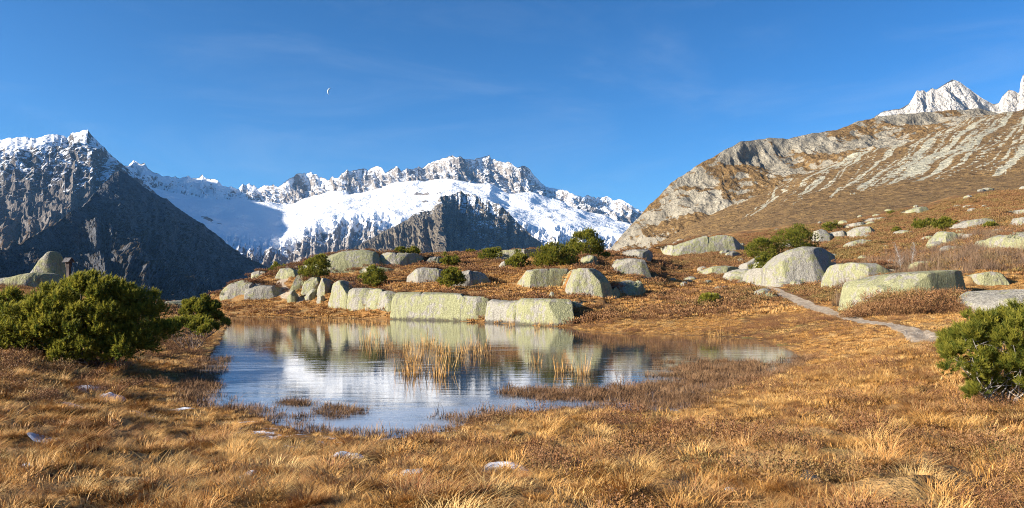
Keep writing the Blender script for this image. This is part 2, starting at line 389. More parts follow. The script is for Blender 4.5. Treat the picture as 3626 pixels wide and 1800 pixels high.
BANK = []
def zg(x, y, noise=True, bank=None):
    x = np.asarray(x, float); y = np.asarray(y, float)
    z = z_table(x, y); r = np.hypot(x, y)
    d = pond_d(x, y)
    shore = 0.03 + 0.035 * np.maximum(d, 0)
    z = np.where(d > 0, shore + (z - shore) * sstep(0.0, 4.0, d), -0.04 - 0.25 * sstep(0, 2.0, -d))
    if noise:
        am = sstep(0.1, 1.6, d)
        hum = fbm(x * 1.5, y * 1.5, octv=3, seed=21) * 0.24 + fbm(x * 0.4, y * 0.4, octv=2, seed=22) * 0.14
        z = z + hum * am * np.clip(40 / np.maximum(r, 12), .6, 1.0) + am * sstep(50, 90, r) * (fbm(x * .16, y * .16, octv=4, seed=23) * 0.45)
        z = z + sstep(140, 260, r) * fbm(x * .02, y * .02, octv=5, seed=24) * 3.0
    if bank or (bank is None and BANKED):
        nb = .25 * fbm(x * .5, y * .5, octv=2, seed=26)
        for X_, Yc_, Zt_, D_, lat_ in BANK:
            sel = (x > X_[0] - 6) & (x < X_[-1] + 6) & (y > Yc_.min() - 4) & (y < Yc_.max() + 14)
            if not sel.any(): continue
            xs_, ys_ = x[sel], y[sel]; zt_ = np.interp(xs_, X_, Zt_); yc_ = np.interp(xs_, X_, Yc_)
            dy = ys_ - yc_; out = np.maximum(np.maximum(X_[0] - xs_, xs_ - X_[-1]), 0)
            m = zt_ + .20 + 1.3 * nb[sel] - lat_ * out - np.where(dy < -.02 * D_, 3.2 * (-.02 * D_ - dy), .14 * (dy + .02 * D_)) - .5 * out * (dy < 0)
            m = m - 4 * sstep(2.4, .9, line_d(xs_, ys_, PATH))
            z = np.array(z); z[sel] = np.maximum(z[sel], m)
    return z
BANKED = False

def hit(px, py, y0=4.0, y1=400.0):
    """first ground point behind a photo pixel"""
    Y = np.exp(np.linspace(math.log(y0), math.log(y1), 900))
    x = (px - CX) / F * Y; zr = HC - (py - HY) / F * Y; g = zg(x, Y)
    i = np.argmax(zr <= g)
    if zr[i] > g[i]: i = len(Y) - 1
    return float(Y[i])

def gpt(px, py=None, Y=None):
    if Y is None: Y = hit(px, py)
    x = (px - CX) / F * Y
    return np.array([x, Y, float(zg(np.array([x]), np.array([Y]))[0])])

PATH = [gpt(a, b)[:2] for a, b in ((3700,1235),(3380,1205),(3180,1160),(3040,1134),(2920,1104),(2840,1072),(2770,1040),(2705,1014),(2650,985),(2625,960))]
PATH2 = [gpt(a, b)[:2] for a, b in ((3180,1160),(3250,1195),(3330,1240))]
PATH3 = [gpt(a, b)[:2] for a, b in ((1060,1065),(1010,1045),(985,1010),(1010,985),(1035,965))]

def heath_f(x, y):
    """0 = golden grass, 1 = rust heather"""
    px, Y = pxY(x, y)
    n = fbm(x * .11, y * .11, octv=4, seed=31) + 0.35 * fbm(x * .45, y * .45, octv=2, seed=32)
    base = np.where(Y < 30, 0.36, 0.40)
    base = base + 0.25 * sstep(2400, 3000, px) * sstep(55, 75, Y) + 0.26 * sstep(2950, 3500, px) * sstep(20, 9, Y)
    base = base - 0.30 * sstep(1350, 1500, px) * sstep(2050, 1800, px) * sstep(70, 76, Y) * sstep(97, 90, Y)
    base = base - 0.25 * sstep(1500, 900, px) * sstep(78, 82, Y) * sstep(97, 92, Y)
    base = base + 0.25 * sstep(105, 118, Y) * sstep(150, 130, Y)
    return np.clip(base + 0.75 * n, 0, 1)

# far valley floor, reaching to the horizon under the mountains
t = NT('valley_turf'); t.col(t.mix(t.ramp(t.noise(0.01), .4, .6), (0.06, 0.045, 0.02), (0.14, 0.09, 0.03)))
vf = np.array([[-12000, -8000, -62], [12000, -8000, -62], [12000, 12000, -62], [-12000, 12000, -62]], float)
o = mesh_np('valley_floor', vf, np.array([[0, 1, 2, 3]]), t.m); tag(o, 'dark valley floor far below the mountains', kind='structure')

# pond ice
ax, ay = np.meshgrid(np.linspace(-34, 34, 180), np.linspace(9.5, 92, 200))
pd = pond_d(ax, ay)
o = mesh_np('frozen_pond', np.stack([ax, ay, np.zeros_like(ax)], -1), grid_faces(200, 180), M_ICE,
            attrs={'frost': np.clip(sstep(5.0, 0.0, -pd) * sstep(40, 14, ay) + 0.9 * sstep(19, 13.5, ay), 0, 1)})
tag(o, 'thin ice on the pond mirroring the snowy mountains', kind='structure')

# ----------------------------------------------------------------------------
# mountains: lofts through ridge, cliff and foot lines
# ----------------------------------------------------------------------------
def loft(strips, nu, nvs):
    rows = []
    for s in strips:
        s = np.array(s, float); u = np.linspace(s[0, 0], s[-1, 0], nu)
        Yv = np.interp(u, s[:, 0], s[:, 2]); pyv = np.interp(u, s[:, 0], s[:, 1])
        rows.append(np.stack([(u - CX) / F * Yv, Yv, HC - (pyv - HY) / F * Yv, u, pyv], -1))
    out, vv = [], []
    for k in range(len(rows) - 1):
        for j in range(nvs[k] + (1 if k == len(rows) - 2 else 0)):
            t = j / nvs[k]; out.append(rows[k] * (1 - t) + rows[k + 1] * t); vv.append(k + t)
    A = np.stack(out); return A[..., :3], A[..., 3], np.array(vv)[:, None] * np.ones((1, nu))

def gnormal(V):
    du = np.gradient(V, axis=1); dv = np.gradient(V, axis=0)
    n = np.cross(du, dv); n /= np.linalg.norm(n, axis=-1, keepdims=True) + 1e-9
    return n

def smooth_rows(V, nvs, ridge, it=1):
    kp = sum(nvs[:ridge]); keep = V[kp].copy()
    for _ in range(it):
        Q = V.copy(); Q[1:-1] = (V[:-2] + 2 * V[1:-1] + V[2:]) / 4; Q[kp] = keep; V = Q
    return V

def shift_y(strip, dY, dpy, px0=None, px1=None): return [(a, b + dpy, c + dY) for a, b, c in strip]

# right-hand slope with cliffs
M1 = dict(
 foot=[(2000,990,430),(2200,925,380),(2340,884,300),(2600,862,230),(2900,832,200),(3200,800,180),(3500,765,170),(3626,748,165),(4600,620,160)],
 mid=[(2000,975,520),(2200,910,520),(2340,872,480),(2560,800,420),(2700,755,410),(2800,722,400),(3000,692,380),(3300,650,370),(3626,595,360),(4600,430,350)],
 cfoot=[(2000,965,640),(2150,925,640),(2250,896,640),(2340,858,640),(2450,795,660),(2560,742,680),(2850,605,720),(3050,540,740),(3250,482,770),(3440,420,800),(3560,393,830),(3626,385,830),(4600,150,860)],
 cmid=[(2000,960,690),(2120,920,690),(2200,865,690),(2290,800,700),(2400,725,720),(2560,640,740),(2700,590,760),(2850,548,780),(3050,492,800),(3250,440,820),(3440,402,840),(3560,388,860),(3626,378,860),(4600,120,900)],
 ridge=[(2000,975,740),(2120,918,740),(2160,880,740),(2200,833,745),(2290,733,755),(2400,630,770),(2480,578,780),(2560,530,790),(2620,505,800),(2700,492,815),(2850,480,830),(2900,472,840),(3050,432,860),(3100,412,865),(3300,394,880),(3450,384,890),(3500,392,890),(3540,400,890),(3580,392,890),(3626,385,900),(4600,80,950)])
back1 = [(a, 1000, c + 700) for a, b, c in M1['ridge']]
V, U, W = loft([M1['foot'], M1['mid'], M1['cfoot'], M1['cmid'], M1['ridge'], back1], 760, [60, 70, 60, 60, 20])
V = smooth_rows(V, [60, 70, 60, 60, 20], 4, it=4); Nn = gnormal(V)
x, y, z = V[..., 0], V[..., 1], V[..., 2]
cl = sstep(1.75, 2.2, W) * sstep(4.3, 3.9, W)
d = fbm(x * .012, y * .012, z * .012, 5, 41) * 10 * sstep(0.2, 1.2, W)
gul = fbm(x * .035 + z * .012, y * .02, z * .009, 6, 43, 0.6, True) - 0.35
blk = fbm(x * .015, y * .015, z * .03, 3, 44)
d = d * (1 - .4 * cl) + cl * (gul * 7 + blk * 10 - 7) + fbm(x * .06, y * .06, z * .06, 5, 45, .6) * (1.0 + 2.6 * cl)
V = V + Nn * (d * sstep(0.0, 0.35, W) * (.1 + .9 * sstep(0, .4, np.abs(W - 4))))[..., None]
V[..., 2] += (fbm(U * .012, U * 0, octv=4, seed=46) * 6) * np.exp(-((W - 4) / .25) ** 2)
veg = 0.68 - 0.26 * cl + 1.3 * fbm(x * .018, y * .018, z * .03, 3, 47) * cl - .1 * sstep(3.0, 3.6, W)
# scree fans run down the fall line
pyv_ = HY - (z - HC) * F / y
across = (U + 1.55 * pyv_) * .030 + 0.6 * fbm(U * .006, pyv_ * .012, octv=2, seed=49)
scr = fbm(across, pyv_ * .0045, octv=6, seed=48, gain=.7)
scree = -.5 + (0.56 + 3.4 * scr + 0.36 * sstep(2550, 3350, U)) * sstep(0.9, 1.15, W + .12 * scr) * sstep(2.15, 1.98, W) * sstep(2450, 2700, U) + .25 * scr * sstep(.4, .9, W) * sstep(2.2, 2.0, W)
M_M1 = m_mountain('sunny_slope', (0.235, 0.205, 0.155), (0.43, 0.385, 0.295), (0.135, 0.080, 0.034), (0.28, 0.175, 0.070), 16.0, kz=0, kn=0.0, bump=0.8)
o = mesh_np('mountain', V, grid_faces(*U.shape), M_M1, attrs={'snow': np.full(U.shape, -2.0), 'veg': veg, 'scree': scree})
tag(o, 'sunlit brown mountainside with grey cliffs and pale scree on the right', kind='structure')

# pale peak behind it
sk = [(2950,470),(3040,452),(3081,428),(3097,410),(3130,391),(3182,384),(3215,367),(3233,344),(3245,318),(3255,322),(3271,319),(3280,328),(3299,310),(3313,317),(3337,301),(3369,280),(3383,283),(3398,290),(3440,320),(3482,349),(3515,367),(3538,365),(3548,339),(3571,317),(3595,323),(3607,330),(3611,292),(3618,269),(3630,255),(3680,215),(3740,240),(3900,330),(4200,380)]
ridge = [(a, b, 2300) for a, b in sk]
foot = [(a, 520, 2120) for a, b in sk]
mid = [(a, (b + 520) / 2, 2230) for a, b in sk]
back = [(a, 700, 2600) for a, b in sk]
V, U, W = loft([foot, mid, ridge, back], 330, [36, 44, 10])
Nn = gnormal(V); x, y, z = V[..., 0], V[..., 1], V[..., 2]
d = (fbm(x * .012 + z * .006, y * .008, z * .004, 6, 51, .6, True) - .9) * 24 + fbm(x * .03, y * .03, z * .03, 4, 52) * 9
V = V + Nn * (d * sstep(3.0, 1.6, W) * (0.25 + .75 * sstep(0, .3, np.abs(W - 2))))[..., None]
M_M2 = m_mountain('pale_granite', (0.56, 0.525, 0.475), (0.80, 0.755, 0.69), (0.3, 0.25, 0.15), (0.4, 0.3, 0.2), 45.0, kz=0, kn=0, bump=0.9)
o = mesh_np('mountain', V, grid_faces(*U.shape), M_M2, smooth=False, attrs={'snow': np.full(U.shape, -2.0), 'veg': np.full(U.shape, -3.0), 'scree': np.full(U.shape, -3.0)})
tag(o, 'bare pale granite peak above the brown slope', kind='structure')

# dark spur on the left
ridge = [(-900,1000,520),(-300,935,760),(0,884,1000),(110,832,1200),(230,762,1480),(330,676,1760),(380,630,1900),(421,602,2000),(450,612,2040),(482,635,2080),(525,672,2110),(591,702,2150),(646,740,2190),(728,789,2250),(766,821,2280),(837,876,2320),(876,903,2350),(960,946,2400),(1010,985,2450)]
foot = [(-900,1080,330),(0,1075,560),(300,1085,640),(600,1095,820),(900,1085,1300),(1010,1045,2000)]
mid = [(-900,1040,420),(0,985,780),(200,930,1040),(421,840,1330),(600,880,1500),(800,950,1850),(1010,1015,2250)]
back = [(a, min(b + 190, 1060), c + 420) for a, b, c in ridge]
V, U, W = loft([foot, mid, ridge, back], 560, [70, 110, 40])
V = smooth_rows(V, [70, 110, 40], 2, it=8); Nn = gnormal(V); x, y, z = V[..., 0], V[..., 1], V[..., 2]
d = (fbm(x * .006, y * .004, z * .006, 6, 61, .58, True) - .8) * 26 + (fbm(x * .0022 + z * .002, y * .0016, z * .001, 3, 64, .5, True) - .9) * 60 + fbm(x * .022, y * .02, z * .022, 5, 62, .58, True) * 8 + (fbm(U * .011 + W * .7, W * .55, octv=5, seed=66, gain=.55, ridged=True) - .8) * 24 + fbm(x * .06, y * .05, z * .06, 3, 63, .6, True) * 5
V = V + Nn * (d * sstep(0, .3, W) * (0.22 + .78 * sstep(0, .35, np.abs(W - 2))))[..., None]
V[..., 2] += fbm(U * .035, U * 0, octv=4, seed=65) * 9 * np.exp(-((W - 2) / .12) ** 2)
hgt = V[..., 2]
snow = -0.62 + 0.30 * sstep(120, 330, hgt) + 0.25 * sstep(200, 330, hgt)
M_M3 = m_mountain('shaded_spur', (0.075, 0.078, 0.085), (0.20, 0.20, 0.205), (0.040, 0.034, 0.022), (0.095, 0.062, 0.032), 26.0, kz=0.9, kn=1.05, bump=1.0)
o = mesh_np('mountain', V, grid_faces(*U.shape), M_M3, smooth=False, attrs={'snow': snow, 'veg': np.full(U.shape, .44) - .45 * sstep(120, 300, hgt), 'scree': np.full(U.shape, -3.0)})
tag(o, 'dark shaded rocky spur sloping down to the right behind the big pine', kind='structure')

# snow dusted peak behind the spur, running on to the left
ridge = [(-3000,330,3000),(-2200,300,3000),(-1400,330,3000),(-800,400,2950),(-300,470,2900),(0,493,2900),(38,485,2900),(109,482,2920),(131,490,2930),(159,479,2950),(203,474,2980),(235,485,3000),(257,471,3000),(290,465,3000),(300,459,3000),(309,457,3000),(317,466,3000),(328,478,3010),(350,503,3030),(383,531,3060),(421,564,3100),(480,615,3150),(560,690,3200),(640,765,3250),(740,850,3300),(860,940,3350),(960,1000,3400)]
foot = [(-3000,1000,1200),(-800,960,1300),(0,935,1650),(200,840,1950),(330,745,2250),(421,690,2450),(600,840,2750),(860,1000,2900),(960,1020,3000)]
mid = [(-3000,640,2100),(-800,700,2050),(-300,700,2150),(0,705,2350),(120,665,2450),(230,600,2620),(330,590,2700),(421,625,2780),(560,760,2950),(740,900,3080),(860,970,3120),(960,1010,3200)]
back = [(a, min(b + 260, 1060), c + 800) for a, b, c in ridge]
V, U, W = loft([foot, mid, ridge, back], 520, [50, 110, 24])
V = smooth_rows(V, [50, 110, 24], 2, it=5); Nn = gnormal(V); x, y, z = V[..., 0], V[..., 1], V[..., 2]
d = (fbm(x * .0045 + z * .002, y * .003, z * .003, 6, 71, .64, True) - .9) * 62 + fbm(x * .014, y * .012, z * .014, 6, 72, .62, True) * 16 + (fbm(U * .014 - W * .5, W * .6, octv=5, seed=74, gain=.55, ridged=True) - .8) * 42
V = V + Nn * (d * sstep(0, .3, W) * (0.15 + .85 * sstep(0, .45, np.abs(W - 2))))[..., None]
V[..., 2] += fbm(U * .06, U * 0, octv=3, seed=73) * 12 * np.exp(-((W - 2) / .08) ** 2)
hgt = V[..., 2]
snow = -0.30 + 0.86 * sstep(190, 480, hgt) + 0.12 * sstep(420, 620, hgt)
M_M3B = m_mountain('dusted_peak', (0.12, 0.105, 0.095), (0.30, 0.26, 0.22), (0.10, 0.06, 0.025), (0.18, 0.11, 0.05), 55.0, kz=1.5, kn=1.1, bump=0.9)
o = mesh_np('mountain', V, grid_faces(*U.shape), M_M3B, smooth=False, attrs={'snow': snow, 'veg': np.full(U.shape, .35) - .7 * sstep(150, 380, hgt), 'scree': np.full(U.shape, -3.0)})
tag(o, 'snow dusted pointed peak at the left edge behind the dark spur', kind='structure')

# the range goes on to the left, unseen; ridge shaped to shade the glacier
ridge = [(-2600,420,3000),(-1700,330,3200),(-1150,255,3500),(-820,215,3900),(-600,205,4250),(-430,215,4550),(-300,255,4850),(-240,250,5200),(-180,300,5500),(-120,480,5700),(-60,620,5800)]
foot = [(a, 1000, c - 900) for a, b, c in ridge]; mid = [(a, (b + 1040) / 2, c - 330) for a, b, c in ridge]; back = [(a, 1000, c + 1100) for a, b, c in ridge]
V, U, W = loft([foot, mid, ridge, back], 200, [30, 40, 30]); Nn = gnormal(V); x, y, z = V[..., 0], V[..., 1], V[..., 2]
V = V + Nn * (fbm(x * .004, y * .004, z * .003, 5, 77, .55, True) * 70 * sstep(0, .3, W))[..., None]
o = mesh_np('mountain', V, grid_faces(*U.shape), M_M3B, smooth=False, attrs={'snow': -.2 + .6 * sstep(300, 900, z), 'veg': np.full(U.shape, -.4), 'scree': np.full(U.shape, -3.0)})
tag(o, 'unseen snowy mountain beyond the left edge, shaped to shade the glacier', kind='structure')

# main glacier massif
sk4 = [(-200,560),(200,575),(400,590),(454,583),(471,564),(487,574),(500,580),(514,574),(531,597),(575,624),(605,622),(635,628),(665,622),(695,632),(708,622),(717,616),(733,634),(755,630),(772,638),(788,657),(821,660),(840,672),(855,650),(862,648),(870,656),(882,647),(900,655),(913,666),(935,655),(952,658),(968,650),(984,660),(1000,646),(1019,633),(1040,620),(1058,611),(1080,613),(1101,608),(1115,617),(1132,627),(1150,627),(1163,636),(1175,625),(1195,630),(1212,612),(1230,599),(1238,606),(1246,604),(1265,598),(1285,593),(1297,597),(1304,604),(1320,588),(1347,590),(1358,598),(1367,609),(1385,597),(1402,587),(1412,594),(1421,604),(1441,595),(1455,600),(1480,588),(1500,590),(1515,580),(1535,573),(1554,566),(1580,556),(1601,548),(1613,556),(1625,550),(1640,561),(1672,564),(1700,557),(1720,551),(1735,548),(1742,562),(1750,564),(1770,571),(1789,577),(1801,571),(1815,580),(1832,593),(1845,587),(1860,588),(1879,598),(1891,617),(1914,645),(1934,660),(1961,666),(2000,672),(2020,680),(2043,691),(2067,696),(2082,690),(2110,698),(2130,698),(2149,694),(2172,708),(2190,705),(2204,706),(2239,728),(2270,746),(2400,800),(2700,900)]
pxs = [p[0] for p in sk4]
def strip4(tab, Yt):
    return [(a, float(np.interp(a, [q[0] for q in tab], [q[1] for q in tab])), float(np.interp(a, [q[0] for q in Yt], [q[1] for q in Yt]))) for a in pxs]
ridge = [(a, b, 5900.0 + 60 * math.sin(a * .03)) for a, b in sk4]
gl_top = strip4([(-200,640),(454,640),(600,680),(760,690),(900,705),(1000,715),(1060,712),(1152,690),(1210,670),(1246,678),(1300,664),(1355,656),(1418,645),(1465,641),(1543,638),(1600,634),(1640,638),(1707,648),(1740,650),(1800,690),(1880,690),(1950,705),(2050,735),(2150,770),(2270,800),(2700,930)],
                [(-200,5500),(900,5550),(1400,5640),(1735,5600),(1760,5660),(2000,5650),(2700,5700)])
gl_low = strip4([(-200,800),(600,790),(800,840),(900,860),(1000,850),(1060,812),(1164,786),(1250,772),(1386,772),(1433,772),(1543,760),(1700,770),(1800,775),(1900,800),(2000,810),(2100,820),(2200,830),(2400,900),(2700,970)],
                [(-200,4500),(900,4650),(1200,4900),(1500,5000),(1800,5000),(2200,5100),(2700,5200)])
foot = strip4([(-200,985),(600,985),(1000,985),(1400,960),(1900,950),(2300,960),(2700,1000)], [(-200,3500),(900,3650),(1200,3900),(2000,4200),(2700,4400)])
back = [(a, 900, 6900) for a, b in sk4]
V, U, W = loft([foot, gl_low, gl_top, ridge, back], 800, [80, 70, 90, 12])
V = smooth_rows(V, [80, 70, 90, 12], 3, it=3); Nn = gnormal(V); x, y, z = V[..., 0], V[..., 1], V[..., 2]
Wn = W + .30 * fbm(x * .0028, y * .0028, octv=4, seed=89, gain=.6) * sstep(.3, 1.0, W) * sstep(2.75, 2.3, W)
cliff = sstep(1.92, 2.12, Wn) * sstep(3.2, 2.95, W)
low = sstep(1.12, .85, Wn) * sstep(0, .2, W)
flute = .6 * fbm(x * .0085 + z * .0045, y * .004, z * .0022, 5, 81, .58, True) + .5 * fbm(x * .019 + z * .010, y * .008, z * .005, 5, 88, .6, True) - .3
big = fbm(x * .004 + z * .002, y * .003, z * .0018, 3, 82, .5, True) - .3
d = cliff * (flute * 85 + big * 70 - 95) + low * ((fbm(x * .011 + z * .005, y * .004, z * .004, 6, 83, .58, True) - .8) * 50 + (fbm(U * .024 - W * .8, W * .7, octv=5, seed=95, gain=.56, ridged=True) - .7) * 60)
glz = (1 - cliff) * (1 - low)
d = d + glz * (fbm(x * .0035, y * .0035, octv=3, seed=84) * 50 + fbm(x * .012, y * .022, octv=5, seed=85, gain=.62) * 13)
d = d + (cliff + low) * fbm(x * .025, y * .025, z * .02, 4, 86) * 13
V = V + Nn * (d * (0.12 + .88 * sstep(0.0, .30, np.abs(W - 3))))[..., None]
V[..., 2] += fbm(U * .07, U * 0, octv=4, seed=87) * 20 * np.exp(-((W - 3) / .05) ** 2)
snow = cliff * (1.12 - 1.15 * flute) + glz * (1.3 - 1.9 * sstep(.22, .42, fbm(x * .0045, y * .0045, z * .004, 5, 90, .6))) + low * (0.02 + .75 * sstep(.35, 1.0, W) - .35 * sstep(.55, .2, W))
snow = snow + .38 * sstep(1010, 760, U) * (cliff + low) + .20 * sstep(1760, 1900, U) * (cliff + low)
M_M4 = m_mountain('glacier_massif', (0.22, 0.19, 0.165), (0.50, 0.45, 0.40), (0.10, 0.07, 0.04), (0.17, 0.12, 0.06), 75.0, snow_col=(0.90, 0.91, 0.92), kz=1.0, kn=1.0, bump=0.75)
o = mesh_np('mountain_range', V, grid_faces(*U.shape), M_M4, smooth=False, attrs={'snow': snow, 'veg': np.full(U.shape, -.9) + .75 * sstep(.6, .1, W), 'scree': np.full(U.shape, -3.0)})
tag(o, 'long snowy mountain range with a white glacier and rock towers', kind='structure')

# dark pyramid in front of the glacier
ridge = [(1050,985,2900),(1120,945,2950),(1183,905,3000),(1269,866,3120),(1330,832,3200),(1367,813,3250),(1433,781,3340),(1465,756,3400),(1490,748,3430),(1523,742,3480),(1545,712,3540),(1558,691,3600),(1572,694,3640),(1597,686,3700),(1615,680,3730),(1633,671,3760),(1645,686,3760),(1665,684,3740),(1691,692,3740),(1746,715,3700),(1774,723,3680),(1800,748,3660),(1824,775,3640),(1850,800,3620),(1891,834,3600),(1938,879,3580),(2000,925,3560),(2100,990,3560)]
foot = [(1050,1000,2850),(1183,960,2800),(1300,965,2600),(1400,975,2450),(1500,985,2250),(1580,990,2050),(1680,985,2600),(1850,975,3000),(2000,970,3350),(2100,1000,3450)]
mid = [(1050,995,2870),(1183,935,2900),(1269,905,2930),(1367,880,2950),(1450,860,2930),(1520,840,2850),(1568,830,2740),(1610,835,3050),(1700,845,3280),(1800,870,3400),(1900,900,3460),(2000,945,3480),(2100,996,3500)]
back = [(a, min(b + 150, 1040), c + 500) for a, b, c in ridge]
V, U, W = loft([foot, mid, ridge, back], 460, [80, 100, 20])
V = smooth_rows(V, [80, 100, 20], 2, it=3); Nn = gnormal(V); x, y, z = V[..., 0], V[..., 1], V[..., 2]
fl5 = fbm(x * .013 + z * .003, y * .006, z * .0035, 6, 91, .68, True) - .3
d = fl5 * 45 - 45 + fbm(x * .04, y * .035, z * .03, 5, 92, .6, True) * 10 + (fbm(U * .035, W * .6, octv=5, seed=94, gain=.55, ridged=True) - .6) * 34
V = V + Nn * (d * sstep(0, .2, W) * (0.14 + .86 * sstep(0, .35, np.abs(W - 2))))[..., None]
V[..., 2] += fbm(U * .10, U * 0, octv=3, seed=93) * 11 * np.exp(-((W - 2) / .06) ** 2)
hgt = V[..., 2]
snow = -.30 + .46 * sstep(150, 420, hgt) + .56 * sstep(1560, 1700, U) - .75 * fl5 * sstep(1540, 1600, U)
M_M5 = m_mountain('rock_pyramid', (0.12, 0.10, 0.075), (0.33, 0.27, 0.19), (0.085, 0.048, 0.02), (0.17, 0.10, 0.04), 42.0, kz=1.2, kn=1.15, bump=0.95)
o = mesh_np('mountain', V, grid_faces(*U.shape), M_M5, smooth=False, attrs={'snow': snow, 'veg': .38 - .55 * sstep(100, 300, hgt) - .35 * sstep(1500, 1600, U), 'scree': np.full(U.shape, -3.0)})
tag(o, 'dark rock pyramid with a sunlit edge standing before the glacier', kind='structure')

# ----------------------------------------------------------------------------
# boulders
# ----------------------------------------------------------------------------
FOOT = []; TOPS = []
def rock(label, top, bot, Y, D, seed=0, q=0.62, amp=0.10, sink=0.5, floor=.42, cuts=9, jn=.6, lat=.42, big_top=False, bank=False, group=None, nu=44, ns=26, name='boulder', lean=0.0, mat=None):
    """top: outline in photo pixels left to right; bot: pixel row(s) of its foot; Y: metres away; D: thickness"""
    top = np.array(top, float)
    seg = np.hypot(np.diff(top[:, 0]), np.diff(top[:, 1])); s = np.concatenate([[0], np.cumsum(seg)]); s /= s[-1]
    # rounded resampling of the outline
    uu = np.linspace(0, 1, nu); px = np.interp(uu, s, top[:, 0]); py = np.interp(uu, s, top[:, 1])
    ker = np.array([1, 2, 1]) / 4
    for _ in range(1):
        px[1:-1] = np.convolve(px, ker, 'valid'); py[1:-1] = np.convolve(py, ker, 'valid')
    if not hasattr(bot, '__len__'): bot = [(top[0, 0], bot), (top[-1, 0], bot)]
    bot = np.array(bot, float); pb = np.interp(px, bot[:, 0], bot[:, 1])
    if Y is None:
        pm = (px[0] + px[-1]) / 2; bm = float(np.interp(pm, bot[:, 0], bot[:, 1])); Y = hit(pm, bm, y0=20)
        # keep it thin enough to stand proud of the rising ground behind its foot
        h_ = bm - py.min()
        for _ in range(12):
            yy = Y + D / 2; g_ = gpt(pm, Y=yy); pg = HY - (g_[2] - HC) * F / yy
            if bm - pg < .5 * h_: break
            D *= .82
        D = max(D, .5)
    Y0 = np.asarray(Y, float) if hasattr(Y, '__len__') else np.array([Y, Y], float)
    Y = Y0[0] + (Y0[1] - Y0[0]) * (px - px[0]) / (px[-1] - px[0])
    yc = Y + D / 2
    FOOT.append((float((px.mean() - CX) / F * yc.mean()), float(yc.mean()), float((px[-1] - px[0]) / F * yc.mean() / 2 * .95), D * .40))
    X = (px - CX) / F * yc; zt = HC - (py - HY) / F * (yc - D * .1); zb = HC - (pb - HY) / F * Y - sink
    if Y0[0] > 12: zb = np.minimum(zb, zg(X, Y) - .5)
    zt = np.maximum(zt, zb + 0.02)
    t = (px - px[0]) / (px[-1] - px[0]); t = np.clip(t, 0, 1); e = np.clip(1 - np.abs(2 * t - 1) ** 3.0, 0, 1) ** (1 / 2.4); e = floor + (1 - floor) * np.clip(e, 0, 1)
    ph = np.linspace(0, math.pi, ns)
    c, sn = np.cos(ph), np.sin(ph)
    cy = np.sign(c) * np.abs(c) ** q; sz = np.abs(sn) ** q
    Dx = D * e
    front = np.where(cy > 0, 1.0, 1.0)
    VV = np.zeros((ns, nu, 3))
    VV[..., 0] = X[None, :] + (X[None, :] - X.mean()) * 0.0
    VV[..., 1] = yc[None, :] - cy[:, None] * Dx[None, :] / 2 + lean * sz[:, None] * (zt - zb)[None, :]
    VV[..., 2] = zb[None, :] + sz[:, None] * (zt - zb)[None, :]
    o3 = np.array([seed * 13.7, seed * 5.1, seed * 9.3])
    Hh = float(np.max(zt - zb)); a = amp * min(1.6, Hh) 
    for ax_ in range(3):
        Q = VV + o3 + ax_ * 31.7
        VV_n = fbm(Q[..., 0] * .55 / max(Hh, .8), Q[..., 1] * .55 / max(Hh, .8), Q[..., 2] * .6 / max(Hh, .8), 3, 100 + seed) * 1.5 + \
               fbm(Q[..., 0] * 1.6, Q[..., 1] * 1.6, Q[..., 2] * 0.6, 5, 200 + seed, .6, True) * 0.42
        if ax_ == 0: dd = np.zeros_like(VV)
        dd[..., ax_] = VV_n * a * (0.45 if ax_ == 2 else 1.0)
    VV = VV + dd
    # vertical joints split the mass into blocks that stand a little apart, higher or lower
    rj = np.random.default_rng(seed + 700); wid = X.max() - X.min(); pos = [X.min()]
    while pos[-1] < X.max(): pos.append(pos[-1] + rj.uniform(.7, 2.2) * max(Hh * 1.1, 1.2))
    pos = np.array(pos[1:-1]) if len(pos) > 2 else np.zeros(0)
    lean_ = rj.normal(size=len(pos)) * .22
    zrel = VV[..., 2] - zb[None, :]; blk_ = np.zeros(VV.shape[:2], int); gap = np.zeros(VV.shape[:2])
    for p_, l_ in zip(pos, lean_):
        dj = VV[..., 0] - (p_ + l_ * zrel + .10 * fbm(zrel * 1.3 + p_, VV[..., 1] * 1.3, octv=2, seed=seed)); blk_ += dj > 0
        gap = np.maximum(gap, np.exp(-(dj / .07) ** 2))
    oy = rj.normal(size=len(pos) + 1) * .16 * min(Hh, 2.0); oz = 1 - np.abs(rj.normal(size=len(pos) + 1)) * .07
    fr_ = np.where(VV[..., 1] < yc[None, :], -1.0, 1.0)
    VV[..., 1] += jn * (oy[blk_] - .28 * fr_ * gap * min(Hh, 1.5) * .6)
    zsc = 1 - jn * ((1 - oz[blk_]) + .10 * gap)
    # joint planes: flat facets cut into the mass
    rr_ = np.random.default_rng(seed + 900); ctr = VV.reshape(-1, 3).mean(0)
    for _ in range(cuts):
        nn_ = rr_.normal(size=3); nn_[2] = abs(nn_[2]) * .35; nn_[1] = -abs(nn_[1]) if rr_.random() < .7 else nn_[1]; nn_[0] *= .15 if group == G_WALL else 1; nn_ /= np.linalg.norm(nn_)
        dt = (VV - ctr) @ nn_; off = np.quantile(dt, rr_.uniform(.80, .95)); VV = VV - nn_ * (np.maximum(dt - off, 0) * .93)[..., None]
    mxz = VV[..., 2].max(0); VV[..., 2] = zb + (VV[..., 2] - zb) * ((zt + (.28 if Y0[0] > 50 else 0) - zb) / np.maximum(mxz - zb, .05))[None, :]
    VV[..., 2] = zb + (VV[..., 2] - zb) * zsc
    for e_ in (0, -1):
        VV[:, e_, :] = VV[:, e_, :].mean(0) + np.array([0, 0, -.15])
    if bank:
        od = np.argsort(X); BANK.append((X[od], yc[od], np.maximum(zt, zg(X, yc))[od], D, lat))
